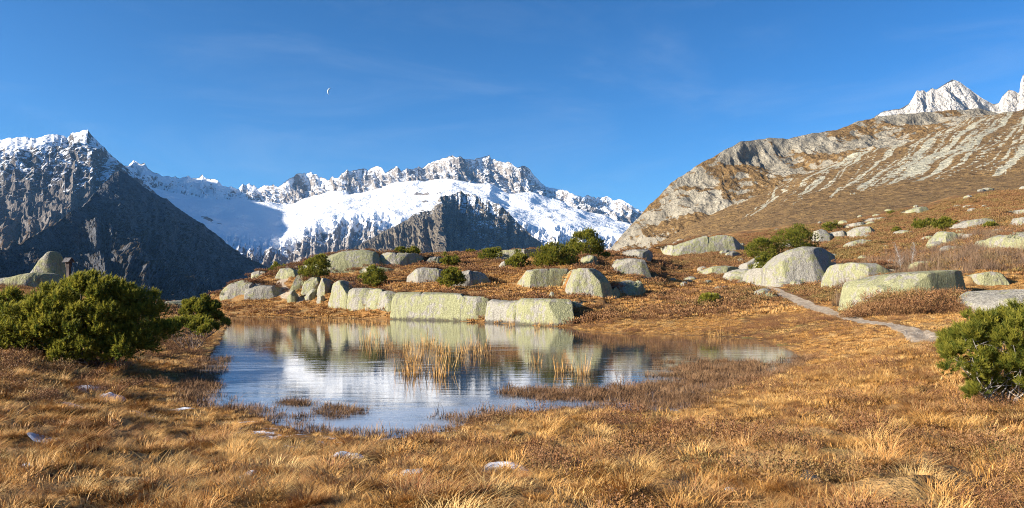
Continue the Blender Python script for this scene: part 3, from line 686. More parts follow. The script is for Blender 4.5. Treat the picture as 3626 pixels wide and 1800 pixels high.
    if big_top: od = np.argsort(X); TOPS.append((X[od], yc[od] - .12 * D, VV[..., 2].max(0)[od], D))
    org = np.array([X.mean(), yc.mean(), float(np.min(zb)) + sink])
    ob = mesh_np(name, VV - org, grid_faces(ns, nu), mat or M_ROCK)
    ob.location = org
    return tag(ob, label, 'boulder', group)

G_WALL = 'boulders of the rock wall along the far shore'; G_HILL = 'boulders on the low hill behind the pond'; G_R = 'boulders on the right slope'
ROCKS = [
 # left end of the hill
 ('pale domed boulder at the left tip of the hill above the grassy far shore', [(777,1066),(781,1050),(796,1030),(823,1010),(858,1001),(885,1003),(905,1012),(918,1062)], 1066, 96, 5.0, G_HILL),
 ('wide pale boulder right beside the domed one at the hill tip', [(868,1066),(882,1012),(902,1006),(936,1017),(983,1020),(1012,1036),(1020,1060)], 1066, 95.5, 4.0, G_HILL),
 ('narrow slanted slab leaning out of the turf beside the shaded block', [(1040,1034),(1046,985),(1066,980),(1082,988),(1078,1034)], 1036, 98, 3.0, G_HILL),
 ('block with bright front below the leaning pine on the hill', [(1068,1048),(1080,1000),(1098,986),(1128,988),(1136,1004),(1140,1050)], 1050, 97, 4.0, G_HILL),
 ('block with dark shaded side below the leaning pine on the hill', [(1128,1052),(1133,990),(1150,992),(1172,1002),(1182,1015),(1176,1052)], 1052, 98.2, 4.0, G_HILL),
 ('small broken boulder at the foot of the bright block', [(1078,1064),(1088,1040),(1104,1030),(1122,1032),(1126,1062)], 1064, 94, 1.8, G_HILL),
 ('smallest broken boulder lying on the far shore grass', [(1120,1073),(1128,1056),(1146,1051),(1156,1060),(1154,1073)], 1073, 91.5, 1.2, G_HILL),
 ('flat plank shaped stone sloping down to the far shore', [(1018,1072),(1022,1040),(1036,1034),(1046,1048),(1057,1072)], 1073, 92.5, 2.4, G_HILL),
 ('low pale slab at the crest left of the leaning pine', [(962,992),(976,966),(1000,956),(1030,956),(1054,966),(1058,990)], 988, 108, 4.0, G_HILL),
 ('low lichen slab on the left crest of the hill', [(885,992),(898,972),(925,963),(945,966),(952,986)], 990, 106, 3.0, G_HILL),
 # wall along the shore
 ('leftmost tall slab of the shore wall', [(1186,1078),(1194,1040),(1200,1010),(1216,1001),(1240,1003),(1252,1014),(1258,1080)], [(1186,1075),(1258,1084)], (86.5, 82.5), 6.0, G_WALL),
 ('second slab from the left in the shore wall', [(1250,1088),(1258,1034),(1270,1027),(1300,1029),(1322,1034),(1326,1094)], [(1250,1084),(1330,1096)], (83.5, 79.5), 7.0, G_WALL),
 ('third slab from the left in the shore wall', [(1316,1098),(1326,1036),(1342,1031),(1358,1036),(1364,1100)], [(1316,1094),(1366,1104)], (80.5, 78), 7.0, G_WALL),
 ('grey fourth slab from the left in the shore wall', [(1356,1104),(1364,1042),(1384,1038),(1408,1044),(1414,1110)], [(1356,1100),(1414,1112)], (78.6, 75.6), 7.0, G_WALL),
 ('long smooth lichen block rising from the ice in the shore wall', [(1404,1130),(1410,1060),(1424,1042),(1480,1042),(1540,1044),(1610,1046),(1660,1052),(1712,1056),(1732,1066),(1738,1140)], [(1404,1128),(1740,1143)], (75.2, 66.0), 9.0, G_WALL),
 ('cracked greyish block right of the long smooth one', [(1722,1144),(1730,1078),(1746,1068),(1790,1074),(1830,1072),(1842,1082),(1846,1150)], [(1722,1141),(1846,1152)], (66.8, 61.8), 8.0, G_WALL),
 ('lichen block with sharp right edge at the right end of the shore wall', [(1828,1152),(1834,1078),(1846,1066),(1920,1067),(2000,1070),(2014,1078),(2020,1160)], [(1828,1150),(2024,1160)], (62.2, 57.0), 8.5, G_WALL),
 ('low block shaped as the shaded flank and cast shadow at the right end of the shore wall', [(2012,1150),(2018,1080),(2036,1075),(2080,1082),(2140,1098),(2190,1118),(2224,1140)], [(2012,1152),(2224,1142)], (59.5, 66), 7.0, G_WALL),  # block fills the area of the shaded rock end and its shadow on grass
 # middle
 ('boulder with a dark notch behind the small lone pine', [(1450,1000),(1458,972),(1478,954),(1500,949),(1550,951),(1580,956),(1590,1006)], [(1450,994),(1592,1008)], 91.5, 4.5, G_HILL),
 ('low boulder right of the small lone pine', [(1620,1010),(1630,972),(1650,966),(1690,968),(1716,976),(1732,998),(1736,1012)], 1012, 89.5, 4.0, G_HILL),
 ('left of the two big rounded blocks above the meadow', [(1842,1030),(1850,985),(1862,966),(1900,960),(1970,958),(2012,960),(2020,990),(2010,1032)], [(1842,1016),(2020,1034)], 79, 5.5, G_HILL),
 ('right of the two big rounded blocks above the meadow', [(1998,1046),(2004,1000),(2016,966),(2040,958),(2100,959),(2126,975),(2150,1010),(2164,1040),(2172,1054)], [(1998,1034),(2080,1056),(2172,1054)], 77, 6.0, G_HILL),
 ('mossy dark block right of the two rounded blocks', [(2150,1052),(2160,1010),(2185,996),(2220,990),(2262,1004),(2280,1040)], 1050, 81, 4.5, G_HILL),  # extra block stands in for the shaded flank of the right rounded block
 ('huge domed slab on the left part of the hill crest', [(1052,968),(1066,944),(1090,930),(1116,918),(1161,906),(1213,897),(1272,893),(1311,893),(1336,900),(1348,962)], [(1052,960),(1150,972),(1350,966)], 112, 10.0, G_HILL),
 ('long straight slab on the hill crest below two low pines', [(1338,944),(1350,904),(1372,898),(1420,902),(1470,905),(1496,908),(1502,942)], 945, 116, 7.0, G_HILL),
 ('short slab at the right end of the crest slab', [(1512,938),(1518,913),(1540,912),(1560,916),(1568,938)], 938, 117, 4.0, G_HILL),
 ('low grey hump between the crest dome and the small rounded pine', [(1262,968),(1285,952),(1310,946),(1350,952),(1390,960),(1420,970)], 970, 108, 3.5, G_HILL),
 ('long flat slab on the middle of the crest', [(1746,922),(1756,906),(1780,893),(1830,889),(1900,889),(1938,895),(1948,920)], 922, 112, 7.0, G_HILL),
 ('thin flat slab peeping over the crest beside the tall pine', [(1915,908),(1925,892),(1950,885),(1985,886),(2000,905)], 906, 124, 4.0, G_HILL),
 ('small pale boulder in the heather below the middle crest', [(1764,950),(1772,936),(1786,931),(1797,938),(1800,950)], 950, 100, 1.4, G_HILL),
 ('boulder under the tall pine on the crest', [(2050,940),(2062,914),(2082,908),(2104,912),(2124,930),(2130,940)], 940, 92, 3.5, G_HILL),
 ('lichen block in the hollow right of the tall pine', [(2168,968),(2174,930),(2190,921),(2240,922),(2278,926),(2290,945),(2300,978),(2312,992)], [(2168,962),(2312,994)], 87, 5.0, G_HILL),
 ('pale low dome on the skyline right of the tall pine', [(2172,916),(2190,902),(2225,891),(2290,890),(2310,898),(2320,916)], 918, 122, 6.0, G_HILL),
 # right side
 ('broad pale slab at the foot of the brown mountainside', [(2340,895),(2370,880),(2420,862),(2480,843),(2530,832),(2575,836),(2590,850),(2588,895)], [(2340,896),(2500,908),(2590,896)], 158, 12.0, G_R),
 ('flat half buried slab left of the footpath', [(2474,980),(2490,962),(2520,950),(2560,947),(2600,952),(2612,965)], [(2474,984),(2612,966)], 118, 4.5, G_R),
 ('slanted slab beside the footpath left of the great dome', [(2624,964),(2650,935),(2680,915),(2702,912),(2708,930),(2690,964)], 964, 108, 3.5, G_R),
 ('great domed boulder beside the footpath', [(2664,1000),(2700,984),(2716,958),(2743,927),(2778,896),(2821,884),(2860,884),(2895,887),(2931,903),(2954,919),(2966,945),(2972,1000)], [(2664,998),(2837,1014),(2972,1000)], 92, 9.0, G_R),
 ('rough grey outcrop joined to the right of the great dome', [(2955,1002),(2962,948),(2990,940),(3040,942),(3100,944),(3150,952),(3172,985),(3176,1000)], 1000, 93, 6.0, G_R),
 ('long whaleback boulder half covered by heather right of the path', [(2955,1080),(2975,1060),(2994,1040),(2998,1012),(3032,1000),(3130,974),(3228,962),(3325,956),(3384,965),(3411,980),(3430,1040)], [(2955,1084),(3032,1098),(3200,1098),(3430,1060)], 56, 6.5, G_R),
 ('flat lichen slab continuing the whaleback to the right', [(3420,1018),(3432,986),(3470,977),(3520,984),(3556,1000),(3566,1020)], 1022, 60, 4.0, G_R),
 ('big lichen boulder at the right edge behind the front pine', [(3436,1100),(3446,1060),(3470,1042),(3500,1026),(3560,1021),(3640,1024),(3720,1034),(3760,1110)], 1116, 44, 5.0, G_R),
 ('pointed boulder with dark right side on the upper slope', [(3280,876),(3300,862),(3325,842),(3338,826),(3352,825),(3380,838),(3388,856),(3386,882)], [(3280,876),(3388,884)], 104, 4.0, G_R),
 ('rounded boulder on the upper slope near the right edge', [(3456,882),(3460,866),(3476,859),(3514,858),(3526,868),(3528,886)], 885, 100, 3.0, G_R),
 ('large split boulder on the upper slope at the right edge', [(3530,890),(3534,850),(3560,838),(3600,828),(3640,820),(3700,830),(3720,900)], [(3530,890),(3720,902)], 88, 6.0, G_R),
 ('small pair stone right of the pointed boulder', [(3386,850),(3392,836),(3404,833),(3414,838),(3416,848)], 849, 108, 1.6, G_R),
 ('smaller low stone right of the pair stone', [(3412,852),(3420,838),(3436,837),(3444,848)], 852, 107, 1.4, G_R),
 ('pale rounded boulder in the middle of the upper slope', [(3002,844),(3010,824),(3036,808),(3066,808),(3090,824),(3106,840)], 844, 132, 5.0, G_R),
 ('pale block right of the double pine', [(2876,862),(2882,822),(2900,816),(2924,822),(2944,836),(2940,862)], 862, 126, 4.0, G_R),
 ('low ledge between the pale block and rounded boulder', [(2938,850),(2946,827),(2975,822),(3002,825),(3004,846)], 850, 130, 3.5, G_R),
 ('half sunken slab below the rounded boulder', [(3004,874),(3014,860),(3040,853),(3070,856),(3088,868)], 874, 118, 3.0, G_R),
 ('pale pointed slab high on the slope above the hedge pine', [(3200,762),(3222,746),(3250,737),(3268,738),(3274,756)], 762, 178, 5.0, G_R),
 ('wide pale slab right of the hedge pine', [(3378,812),(3392,792),(3420,783),(3460,778),(3490,782),(3500,806)], 812, 134, 6.0, G_R),
 ('thin pale slab above the rounded boulder', [(2998,806),(3012,797),(3040,792),(3068,793),(3066,806)], 806, 152, 3.5, G_R),
 ('thin long ledge above the thin pale slab', [(3066,784),(3084,776),(3120,774),(3146,780)], 785, 165, 3.0, G_R),
 ('jagged pale boulder high at the right edge', [(3572,806),(3584,792),(3606,778),(3640,776),(3660,806)], 806, 116, 3.5, G_R),
 ('flat ledge highest at the right edge', [(3548,762),(3580,752),(3620,748),(3680,752),(3700,764)], 764, 134, 4.0, G_R),
 # left
 ('pointed dark boulder behind the big pine at the left', [(122,985),(138,958),(160,928),(186,903),(196,904),(206,922),(216,985)], 985, 62, 2.2, 'boulders on the left knoll'),
 ('pale mound of rock behind the big pine at the left edge', [(-60,1010),(0,1000),(60,996),(110,984),(150,978),(180,984),(190,1012)], 1010, 58, 4.0, 'boulders on the left knoll'),
 ('flat pale shelf of rock beside the small shore pine', [(560,1122),(585,1082),(620,1075),(650,1080),(690,1090),(700,1115)], 1120, 66, 7.0, 'boulders on the left knoll'),
 ('tiny dark stone lying alone on the meadow', [(1944,1052),(1948,1046),(1954,1044),(1960,1048),(1962,1053)], 1053, 67, .4, G_HILL),
 ('dark wet stone sunk between the foreground tussocks', [(2826,1716),(2846,1690),(2872,1676),(2898,1684),(2912,1716)], 1716, 7.5, .3, 'stones between the tussocks'),
]
for i, (lab, top, bot, Y, D, grp) in enumerate(ROCKS):
    big = max(p[0] for p in top) - min(p[0] for p in top)
    if grp not in (G_WALL, 'boulders on the left knoll', 'stones between the tussocks'): Y = None
    wd_ = top[-1][0] - top[0][0]; lo_ = max(top[0][1], top[-1][1])
    if grp in (G_HILL, G_R) and any(w_ in lab for w_ in ('slab', 'huge', 'hump', 'ledge', 'two big', 'outcrop', 'wide', 'notch', 'low boulder', 'pale domed', 'lichen block', 'great')):
        hi_ = min(b_ for a_, b_ in top); md = lo_ - .38 * (lo_ - hi_)
        top = [(top[0][0] - .20 * wd_, lo_ + 2), (top[0][0] - .05 * wd_, md)] + top[1:-1] + [(top[-1][0] + .07 * wd_, md + 3), (top[-1][0] + .22 * wd_, lo_ + 3)]
    if grp == G_WALL:
        top = [(top[0][0] - 5, top[0][1])] + [(a_ - 4 if a_ < (top[0][0] + top[-1][0]) / 2 else a_ + 5, b_) for a_, b_ in top[1:-1]] + [(top[-1][0] + 7, top[-1][1])]
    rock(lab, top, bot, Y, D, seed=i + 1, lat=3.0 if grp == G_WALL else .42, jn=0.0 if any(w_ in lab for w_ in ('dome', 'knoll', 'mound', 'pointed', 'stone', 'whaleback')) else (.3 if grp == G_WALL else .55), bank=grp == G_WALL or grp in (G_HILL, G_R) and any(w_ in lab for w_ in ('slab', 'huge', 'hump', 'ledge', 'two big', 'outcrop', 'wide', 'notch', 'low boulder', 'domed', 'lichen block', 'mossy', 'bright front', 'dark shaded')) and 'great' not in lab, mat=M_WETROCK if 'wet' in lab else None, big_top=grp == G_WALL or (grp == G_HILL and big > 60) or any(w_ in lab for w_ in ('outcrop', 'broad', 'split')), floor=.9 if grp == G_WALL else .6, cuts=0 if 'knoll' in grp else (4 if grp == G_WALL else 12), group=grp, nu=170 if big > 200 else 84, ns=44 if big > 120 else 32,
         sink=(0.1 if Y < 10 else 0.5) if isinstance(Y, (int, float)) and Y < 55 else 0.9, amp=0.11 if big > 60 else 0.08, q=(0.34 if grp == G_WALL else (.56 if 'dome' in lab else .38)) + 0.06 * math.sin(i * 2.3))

BANKED = True
# ground sheet: polar grid around the camera, fine inside the view
th_in = np.linspace(-math.radians(37), math.radians(37), 520)
th_out = np.linspace(math.radians(37), math.radians(323), 70)[1:-1]
th = np.concatenate([th_in, th_out, th_in[:1] + 2 * math.pi])
rr = np.exp(np.linspace(math.log(0.6), math.log(430), 330))
R_, T_ = np.meshgrid(rr, th, indexing='ij')
gx, gy = R_ * np.sin(T_), R_ * np.cos(T_)
gz = zg(gx, gy, bank=True)
gd = pond_d(gx, gy)
gpx, gY = pxY(gx, gy)
frost_a = sstep(3.5, 0.2, gd) * sstep(24, 12, R_) * 0.55 + 0.34 * sstep(1500, 500, gpx) * sstep(20, 10, R_)
path_a = np.maximum(sstep(0.72, 0.22, line_d(gx, gy, PATH) / np.clip(gY / 45, .6, 1.3)), sstep(.6, .2, line_d(gx, gy, PATH2)))
path_a = np.maximum(path_a, sstep(1.0, .3, line_d(gx, gy, PATH3)))
g = mesh_np('ground', np.stack([gx, gy, gz], -1), grid_faces(len(rr), len(th))[:, ::-1], M_GROUND,
            attrs={'heath': heath_f(gx, gy), 'path': path_a, 'frost': frost_a})
tag(g, 'golden autumn moor ground around the frozen pond', kind='structure')


# ----------------------------------------------------------------------------
# mountain pines
# ----------------------------------------------------------------------------
def shoot_template(nn, seed, ln=0.085, wd=0.007):
    r = np.random.default_rng(seed); Vt, Tt = [], []
    for i in range(nn):
        h = r.random(); a = i * 2.4 + r.random() * .6
        b = np.array([0, 0, h]); tilt = 0.95 - 0.65 * h + r.normal() * .12
        dv = np.array([math.cos(a) * math.sin(tilt), math.sin(a) * math.sin(tilt), math.cos(tilt)])
        side = np.cross(dv, [math.cos(a + 1.3), math.sin(a + 1.3), .4]); side /= np.linalg.norm(side)
        Vt += [('b', b, side * -wd), ('b', b, side * wd), ('t', b, dv * ln * (0.8 + .4 * r.random()))]
        Tt += [0.0, 0.0, 1.0]
    base = np.array([v[1] for v in Vt]); off = np.array([v[2] for v in Vt])
    return base, off, np.array(Tt)

def frames(d):
    d = d / (np.linalg.norm(d, axis=1, keepdims=True) + 1e-9)
    ref = np.where(np.abs(d[:, 2:3]) < .9, np.array([[0, 0, 1.0]]), np.array([[1.0, 0, 0]]))
    a = np.cross(ref, d); a /= np.linalg.norm(a, axis=1, keepdims=True); b = np.cross(d, a)
    return np.stack([a, b, d], 2)      # columns

def tubes(paths, sides=5):
    """paths: list of (points (k,3), radii (k,))"""
    Vs, Fs, o = [], [], 0
    for pts, rad in paths:
        pts = np.asarray(pts, float); k = len(pts)
        d = np.gradient(pts, axis=0); fr = frames(d)
        a = np.arange(sides) / sides * 2 * math.pi
        ring = np.cos(a)[None, :, None] * fr[:, None, :, 0] + np.sin(a)[None, :, None] * fr[:, None, :, 1]
        Vs.append((pts[:, None, :] + ring * np.asarray(rad)[:, None, None]).reshape(-1, 3))
        i = np.arange(k - 1)[:, None] * sides + np.arange(sides)[None, :]
        j = np.arange(k - 1)[:, None] * sides + (np.arange(sides)[None, :] + 1) % sides
        Fs.append((np.stack([i, j, j + sides, i + sides], -1).reshape(-1, 4)) + o); o += k * sides
    return np.concatenate(Vs), np.concatenate(Fs)

def pine(label, loc, blobs, seed, n_shoot, nn=26, shoot=0.13, ln=0.085, wd=0.007, lobe=0.32, nlobe=40, group=None, limbs=9, trunk_r=0.05, name='mountain_pine', bark=None, roots=None, low=-0.25, fine=False):
    """blobs: ellipsoids (cx, cy, cz, rx, ry, rz) relative to loc, the crown's overall form"""
    r = np.random.default_rng(seed)
    root = empty(name, loc); tag(root, label, 'pine', group)
    blobs = np.array(blobs, float); vol = blobs[:, 3] * blobs[:, 5]; pick = r.choice(len(blobs), nlobe, p=vol / vol.sum())
    dirs = r.normal(size=(nlobe, 3)); dirs /= np.linalg.norm(dirs, axis=1, keepdims=True)
    dirs[:, 2] = np.where(dirs[:, 2] < low, -dirs[:, 2], dirs[:, 2])
    rad = r.uniform(.62, 1.0, nlobe) ** .6
    cen = blobs[pick, :3] + dirs * blobs[pick, 3:] * rad[:, None]
    cen += r.normal(size=cen.shape) * lobe * .25
    cen[:, 2] = np.maximum(cen[:, 2], lobe * .35)
    lr = lobe * r.uniform(.65, 1.25, nlobe)
    # shoots on each tuft-like lobe, pointing outward and up
    which = r.integers(0, nlobe, n_shoot)
    dd = r.normal(size=(n_shoot, 3)); dd[:, 2] = dd[:, 2] * .8 + .45; dd += dirs[which] * .55
    dd /= np.linalg.norm(dd, axis=1, keepdims=True)
    pos = cen[which] + dd * lr[which][:, None] * (r.random((n_shoot, 1)) ** .45) * np.array([1, 1, .85])
    ax_ = dd * .75 + np.array([0, 0, .75]) + r.normal(size=dd.shape) * .22
    fr = frames(ax_); sc = shoot * r.uniform(.7, 1.3, n_shoot)
    base, off, tip = shoot_template(nn, seed, ln, wd)
    Vn = np.einsum('nij,vj->nvi', fr, base) * sc[:, None, None] + np.einsum('nij,vj->nvi', fr, off) * (sc / shoot)[:, None, None] + pos[:, None, :]
    nv = len(base)
    tint = np.clip(r.normal(.45, .26, n_shoot), 0, 1)[:, None] * np.ones(nv)
    tipa = (tip * .55 + base[:, 2] * .55)[None, :] * np.clip(r.normal(.5, .3, n_shoot), 0, 1)[:, None]
    crown = mesh_np('crown', Vn.reshape(-1, 3), np.arange(n_shoot * nv).reshape(-1, 3), M_NEEDLE, root, False, {'tint': tint, 'tip': tipa})
    # limbs rising from the root and splitting towards the lobes
    paths = []; roots = roots or [(0, 0)]
    for i in range(min(limbs, nlobe)):
        e = cen[i]; b = np.array([*roots[i % len(roots)], -0.12]) + np.append(r.normal(size=2) * trunk_r * 1.2, 0)
        t_ = np.linspace(0, 1, 9)[:, None]
        m1 = b + (e - b) * np.array([.45, .45, .12]) + np.append(r.normal(size=2) * .12 * np.linalg.norm(e), 0)
        pts = (1 - t_) ** 2 * b + 2 * t_ * (1 - t_) * m1 + t_ ** 2 * e
        pts[1:-1] += r.normal(size=(7, 3)) * .022 * np.linalg.norm(e)
        paths.append((pts, np.linspace(trunk_r * r.uniform(.6, 1.1), trunk_r * .18, 9)))
        for q in range(3 if fine else 2):
            k = r.integers(3, 8); e2 = cen[r.integers(0, nlobe)]; e2 = pts[k] + (e2 - pts[k]) * min(1, .55 * np.linalg.norm(blobs[0, 3:]) / (np.linalg.norm(e2 - pts[k]) + 1e-6))
            t2 = np.linspace(0, 1, 6)[:, None]; p2 = pts[k] * (1 - t2) + e2 * t2; p2[1:-1] += r.normal(size=(4, 3)) * .04 * np.linalg.norm(e2 - pts[k])
            paths.append((p2, np.linspace(trunk_r * .38, trunk_r * .12, 6)))
    Vt, Ft = tubes(paths, 5)
    mesh_np('trunk', Vt, Ft, bark or M_BARK, root)
    return root

def bush(label, px0, px1, py0, py1, seed, Y=None, ns=700, group=None, lean=0.0, nlobe=26, depth=1.0, two=None):
    """far pine filling the photo box px0..px1, py0..py1"""
    cxp = (px0 + px1) / 2
    Ya = hit(cxp, py1 - 3, y0=20)
    Y = Ya if (Y is None or abs(Ya - Y) < .35 * Y) else Y
    b = gpt(cxp, Y=Y); w = (px1 - px0) / F * Y; ztop = HC - (py0 - HY) / F * Y; h = max(ztop - b[2], .35)
    rx = w * .42; lb = min(rx, h) * .34
    bl = two(w, h) if two else [(lean * w, 0, h * .42, rx, rx * depth, h * .36), (lean * w * 1.8, 0, h * .66, rx * .66, rx * .6, h * .27), (0, 0, h * .22, rx * .95, rx * .8, h * .18)]
    return pine(label, b, bl, seed, int(ns * 1.3), nn=11, shoot=.17, ln=.17, wd=.030, lobe=lb, nlobe=int(nlobe * 1.5), low=-.75, limbs=5, trunk_r=max(.03, h * .022), group=group)

G_P = 'mountain pines scattered over the hill'
# big pine on the left
Yb = 22.0; b = gpt(330, Y=Yb); s_ = Yb / F
pine('big spreading mountain pine at the left edge with a crooked reddish trunk', b,
     [(-1.25, .2, 1.14, 1.3, 1.2, .86), (-.15, .1, 1.42, 1.3, 1.25, .96), (.8, .2, 1.14, 1.15, 1.1, .88), (-2.4, .3, 1.05, 1.1, 1.0, .9), (-.3, -.45, .8, 1.9, .8, .65), (-1.6, -.4, .7, 1.2, .8, .6), (.8, -.25, .55, 1.05, .7, .42), (-.7, -.7, .42, 1.7, .5, .38)],
     301, 14500, nn=22, shoot=.13, ln=.085, wd=.0095, lobe=.23, nlobe=330, limbs=26, trunk_r=.055, roots=[(.55, -.45), (.35, -.1), (-.3, 0), (-1.2, .1)], fine=True, low=-.35)
pine('rounded dark pine leaning over the left shore of the pond', gpt(712, Y=40.5), [(0, 0, 1.15, .95, .9, .75), (.55, 0, .8, .7, .7, .5), (-.2, 0, 1.5, .6, .6, .5)], 302, 3200, nn=18, shoot=.13, ln=.09, wd=.013, lobe=.2, nlobe=70, limbs=12, trunk_r=.05, fine=True)
pine('low sparse pine with bare stems in front of the rounded shore pine', gpt(690, Y=32.5), [(-.45, 0, .95, .65, .6, .32), (.45, 0, .85, .5, .5, .35)], 303, 1300, nn=18, shoot=.12, ln=.075, wd=.009, lobe=.15, nlobe=34, limbs=12, trunk_r=.035, fine=True)
pine('bushy mountain pine with silvery branches at the right edge', gpt(3545, Y=13.2), [(.05, 0, .78, .95, .85, .66), (.75, .1, .95, .9, .9, .65), (-.45, -.1, .6, .55, .6, .5), (.3, -.3, .5, .9, .6, .42), (.1, -.4, .26, 1.0, .5, .22), (.9, -.2, .3, .7, .5, .25)], 304, 5000, nn=30, shoot=.11, ln=.07, wd=.0055, lobe=.15, nlobe=150, limbs=26, trunk_r=.026, bark=M_WOODPALE, fine=True, low=-.35)
# on the hill
bush('leaning pine above the blocks on the left part of the hill', 1060, 1165, 912, 990, 311, Y=101, ns=1100, group=G_P, lean=.06, nlobe=34)
bush('rounded pine on top of the shore wall', 1272, 1372, 950, 1018, 312, Y=90, ns=1100, group=G_P, nlobe=34)
bush('low pine on the left skyline of the hill', 952, 1016, 934, 962, 313, Y=112, ns=420, group=G_P)
bush('left low pine on the crest slab', 1396, 1446, 882, 904, 314, Y=123, ns=380, group=G_P)
bush('right low pine on the crest slab', 1440, 1486, 880, 906, 315, Y=123, ns=380, group=G_P)
bush('rounded pine left of the middle crest slab', 1556, 1632, 904, 946, 316, Y=105, ns=800, group=G_P)
bush('small lone pine on the shore wall in front of the notched boulder', 1552, 1650, 952, 1030, 317, Y=78, ns=1000, group=G_P, nlobe=32)
bush('tiny pine on the crest beside the green mat', 1648, 1688, 886, 902, 318, Y=124, ns=260, group=G_P)
bush('spiky pine below the middle crest slab', 1796, 1878, 898, 954, 319, Y=97, ns=900, group=G_P, nlobe=30)
bush('tallest pine standing on the hill crest', 2004, 2140, 820, 915, 320, Y=99, ns=1900, group=G_P, nlobe=46)
bush('spreading pine at the left foot of the tallest pine', 1880, 2045, 875, 948, 321, Y=94, ns=1700, group=G_P, nlobe=46)
bush('small pine right of the tallest pine', 2130, 2160, 898, 916, 322, Y=102, ns=260, group=G_P)
bush('right half of the large double pine above the great dome', 2730, 2900, 806, 905, 323, Y=118, ns=2100, group=G_P, nlobe=52)
bush('left half of the large double pine above the great dome', 2636, 2760, 846, 925, 324, Y=112, ns=1400, group=G_P, nlobe=40)
bush('small round pine above the pale block', 2912, 2972, 790, 824, 325, Y=140, ns=600, group=G_P)
bush('left half of the hedge like pine high on the right slope', 3238, 3315, 780, 816, 326, Y=134, ns=800, group=G_P)
bush('right half of the hedge like pine high on the right slope', 3300, 3384, 778, 816, 327, Y=134, ns=800, group=G_P)
bush('tiny pine left of the hedge like pine', 3158, 3192, 810, 830, 328, Y=132, ns=220, group=G_P)
bush('tiny pine highest on the right slope', 3142, 3172, 750, 764, 329, Y=176, ns=200, group=G_P)
bush('dwarf pine in the flat heather right of the shore wall', 2482, 2542, 1048, 1082, 330, Y=66, ns=420, group=G_P)
bush('dwarf pine beside the wide pale slab', 3480, 3530, 790, 812, 331, Y=130, ns=260, group=G_P)
bush('green mat of dwarf pine on the middle crest', 1690, 1790, 884, 926, 332, Y=112, ns=900, group=G_P)
bush('creeping pine against the left flank of the great dome', 2650, 2760, 905, 985, 333, Y=95, ns=1000, group=G_P)

# birches
def birch(label, px, py, h, seed, lean):
    r = np.random.default_rng(seed); b = gpt(px, py); root = empty('birch', b); tag(root, label, 'birch', 'bare birches behind the whaleback boulder')
    t_ = np.linspace(0, 1, 10); pts = np.stack([lean * t_ ** 1.5 + .06 * np.sin(t_ * 7 + seed), .05 * np.sin(t_ * 5), t_ * h - .1], 1)
    V1, F1 = tubes([(pts, np.linspace(.026, .009, 10))], 6); mesh_np('trunk', V1, F1, M_BIRCH, root)
    br = []
    for i in range(60):
        k = r.uniform(.25, 1); p0 = np.array([np.interp(k, t_, pts[:, a]) for a in range(3)])
        a = r.uniform(0, 6.28); l = r.uniform(.25, .8) * (1.2 - .5 * k); e = p0 + np.array([math.cos(a) * l * .7, math.sin(a) * l * .7, l * .75])
        tt = np.linspace(0, 1, 5)[:, None]; q = p0 * (1 - tt) + e * tt; q[1:-1] += r.normal(size=(3, 3)) * .05
        br.append((q, np.linspace(.007, .003, 5)))
    V1, F1 = tubes(br, 4); mesh_np('branch', V1, F1, M_BIRCH, root, attrs=None)
birch('forked bare birch with white trunk behind the whaleback boulder', 3190, 968, 2.6, 5, -.45)
birch('straight bare birch right of the forked birch', 3232, 962, 2.5, 8, .08)

# wayside shrine: small roofed wooden post
b = gpt(243, Y=52); b[2] = ZP(52, 985)
root = empty('wayside_shrine', b); tag(root, 'small roofed wooden wayside shrine on a post behind the big pine', 'shrine')
def box(name, c, s, mat, parent, rot=None):
    v = np.array([[x_, y_, z_] for x_ in (-.5, .5) for y_ in (-.5, .5) for z_ in (-.5, .5)]) * s
    if rot is not None:
        ca, sa = math.cos(rot), math.sin(rot); v = np.stack([v[:, 0], v[:, 1] * ca - v[:, 2] * sa, v[:, 1] * sa + v[:, 2] * ca], 1)
    f = np.array([[0, 1, 3, 2], [4, 6, 7, 5], [0, 4, 5, 1], [2, 3, 7, 6], [0, 2, 6, 4], [1, 5, 7, 3]])
    return mesh_np(name, v + np.array(c), f, mat, parent, False)
box('post', (0, 0, .40), (.22, .18, 1.3), M_TIMBER, root)
box('shrine_box', (0, 0, .90), (.30, .26, .34), M_TIMBER, root)
box('roof', (0, -.15, 1.16), (.54, .40, .03), M_SHINGLE, root, math.radians(48))
box('roof', (0, .15, 1.16), (.54, .40, .03), M_SHINGLE, root, math.radians(-48))
box('gable_board', (.235, 0, 1.10), (.025, .20, .22), M_TIMBER, root)
root.rotation_euler = (0, 0, math.radians(-18))

# ----------------------------------------------------------------------------
# grass, heather, sedge, reeds (uncountable): tufts set out by geometry nodes
# ----------------------------------------------------------------------------
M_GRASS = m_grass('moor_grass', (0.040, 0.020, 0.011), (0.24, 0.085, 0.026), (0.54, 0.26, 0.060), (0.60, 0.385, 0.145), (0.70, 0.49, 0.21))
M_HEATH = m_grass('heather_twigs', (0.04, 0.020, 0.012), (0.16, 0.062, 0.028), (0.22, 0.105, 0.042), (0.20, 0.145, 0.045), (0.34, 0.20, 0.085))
M_SEDGE = m_grass('brown_sedge', (0.035, 0.020, 0.012), (0.12, 0.055, 0.025), (0.20, 0.105, 0.050), (0.28, 0.17, 0.08), (0.34, 0.21, 0.10))

